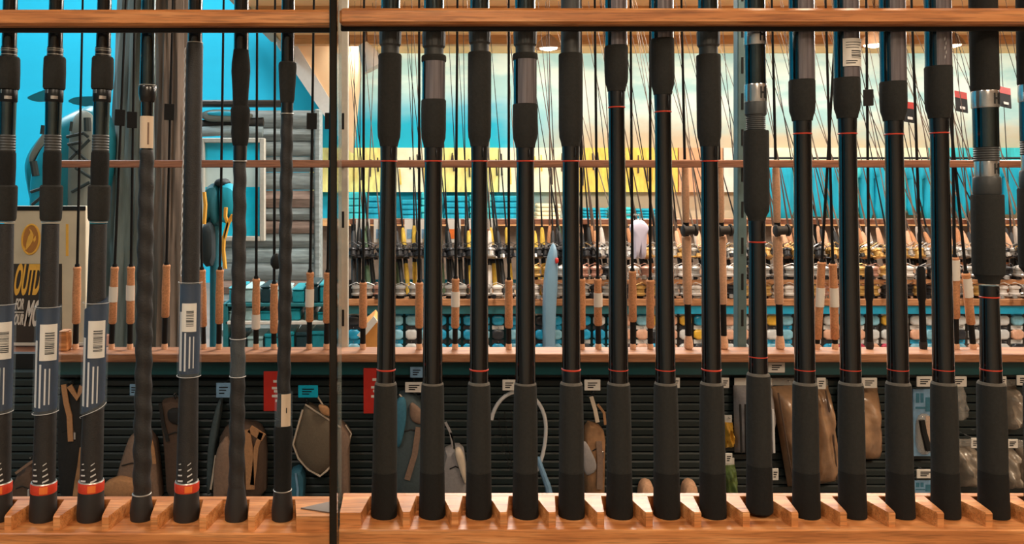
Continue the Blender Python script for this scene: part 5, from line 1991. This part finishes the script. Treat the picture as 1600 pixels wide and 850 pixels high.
pps = {}
for nm, m_, card in (('blue', 'pk_blue', 'pk_dark'), ('sky blue', 'pk_sky', 'pk_blue'), ('white', 'pk_white', 'pk_dark'), ('red', 'pk_red', 'pk_white'), ('yellow', 'pk_yellow', 'pk_white'), ('peach', 'pk_peach', 'pk_white'), ('dark', 'pk_dark', 'pk_white')):
    pps[nm] = [pk_proto(m_, card, .058, .068), False]
for r_, v in enumerate((508, 530, 552)):
    u = 553
    while u < 1640:
        if u < 975:
            nm = rnd.choices(['blue', 'sky blue', 'white', 'dark'], [6, 4, 1, 2])[0]
        elif u < 1400:
            nm = rnd.choices(['blue', 'sky blue', 'white', 'red', 'yellow', 'peach', 'dark'], [2, 2, 3, 1, 2 if r_ < 1 else 1, 2, 2])[0]
        else:
            nm = rnd.choices(['sky blue', 'white', 'dark', 'peach'], [3, 4, 1, 1])[0]
        pp = pps[nm]
        if pp[1]:
            o = dup(pp[0])
        else:
            o = pp[0]
            pp[1] = True
        o.location = px(u, v, YM + .03)
        place = 'left end' if u < 740 else ('middle' if u < 1100 else 'right half')
        tag(o, '%s packet, %s pegged row %s' % (nm, ['upper', 'middle', 'lower'][r_], where(u)), 'packet', 'packets pegged under the middle display shelf')
        u += 22.5
for nm, (o, used) in pps.items():
    if not used:
        for ch in list(o.children):
            bpy.data.objects.remove(ch)
        bpy.data.objects.remove(o)

# pale blue board leaning against the middle display
mat('board_pale', (110, 142, 160), rough=0.4, var=0.12, scale=8)
Y = YM - .12
t = thing('paddle_board', px(861, 675, Y), 'slim pale blue board leaning against the middle display', 'board')
MB().puffy(ol([(852, 430), (858, 398), (866, 378), (872, 392), (872, 440), (868, 500), (866, 675), (852, 675), (849, 480)], Y), Y + .05, .07).build('board', 'board_pale', t)
MB().puffy(ol([(867, 404), (872, 402), (873, 410), (868, 413)], Y - .03), Y - .02, .025).build('tip_badge', 'price_red', t)
mat('shirt_lilac', (196, 188, 204), rough=0.8, var=0.1, scale=12)
# white shirts on hangers in front of the leaning rods
for u, lab in ((1000, 'pale lilac shirt hanging among the leaning rods'),):
    Y = YM - .1
    t = thing('hanging_shirt', px(u, 400, Y), lab, 'shirt')
    MB().puffy(ol([(u - 14, 354), (u - 5, 344), (u + 6, 344), (u + 15, 354), (u + 11, 365), (u + 10, 405), (u + 2, 405), (u, 380), (u - 3, 405), (u - 9, 405), (u - 10, 365)], Y), Y + .05, .07, it=1).build('shirt', 'shirt_lilac', t)
    MB().tube([px(u, 344, Y), px(u, 336, Y), (px(u, 336, Y).x, YM + .22, px(u, 340, Y).z)], .004, 6).build('hanger', 'silver', t)
mat('carton_orange', (206, 142, 70), rough=0.7, var=0.1, scale=20)
# orange box and white cloth in the corner behind the pale upright
Y = 3.3
t = thing('carton', px(585, 745, Y), 'tilted orange carton behind the first long-handled rod', 'carton')
MB().prism(ol([(563, 514), (584, 496), (607, 530), (607, 745), (566, 745), (566, 545)], Y), Y, Y + .2).build('body', 'carton_orange', t, smooth=False)
MB().prism(ol([(558, 524), (584, 494), (590, 502), (566, 530)], Y - .01), Y - .012, Y - .001).build('flap', 'price_white', t, smooth=False)


# ---- things that still share a label in a group are told apart by their order from the left
for o in bpy.data.objects:
    if o.name.startswith('hanging_lure'):
        o['label'] = 'slim lure on the yellow panels ' + where(o['u'])
        del o['u']
    for kk in ('Y', 'd'):
        if kk in o:
            del o[kk]
deps = {}
bpy.context.view_layer.update()
for o in bpy.data.objects:
    if o.parent is None and 'label' in o and 'group' in o and o['group'] != 'square ceiling lights over the aisles':
        deps.setdefault((o['group'], o['label']), []).append(o)
for (gname, lab), os_ in deps.items():
    if len(os_) < 2:
        continue
    def xx(o):
        if o.type == 'MESH':
            return sum((o.matrix_world @ v.co).x / max(.1, (o.matrix_world @ v.co).y) for v in o.data.vertices) / len(o.data.vertices)
        return o.location.x / max(.1, o.location.y)
    os_.sort(key=xx)
    N_ = len(os_)
    for k, o in enumerate(os_):
        if N_ == 2:
            s_ = ['left one', 'right one'][k]
        elif k == 0:
            s_ = 'leftmost'
        elif k == N_ - 1:
            s_ = 'rightmost'
        elif k < 15:
            s_ = names[k] + ' from left'
        else:
            s_ = names[min(14, N_ - 1 - k)] + ' from right'
        o['label'] = '%s, %s' % (lab, s_)
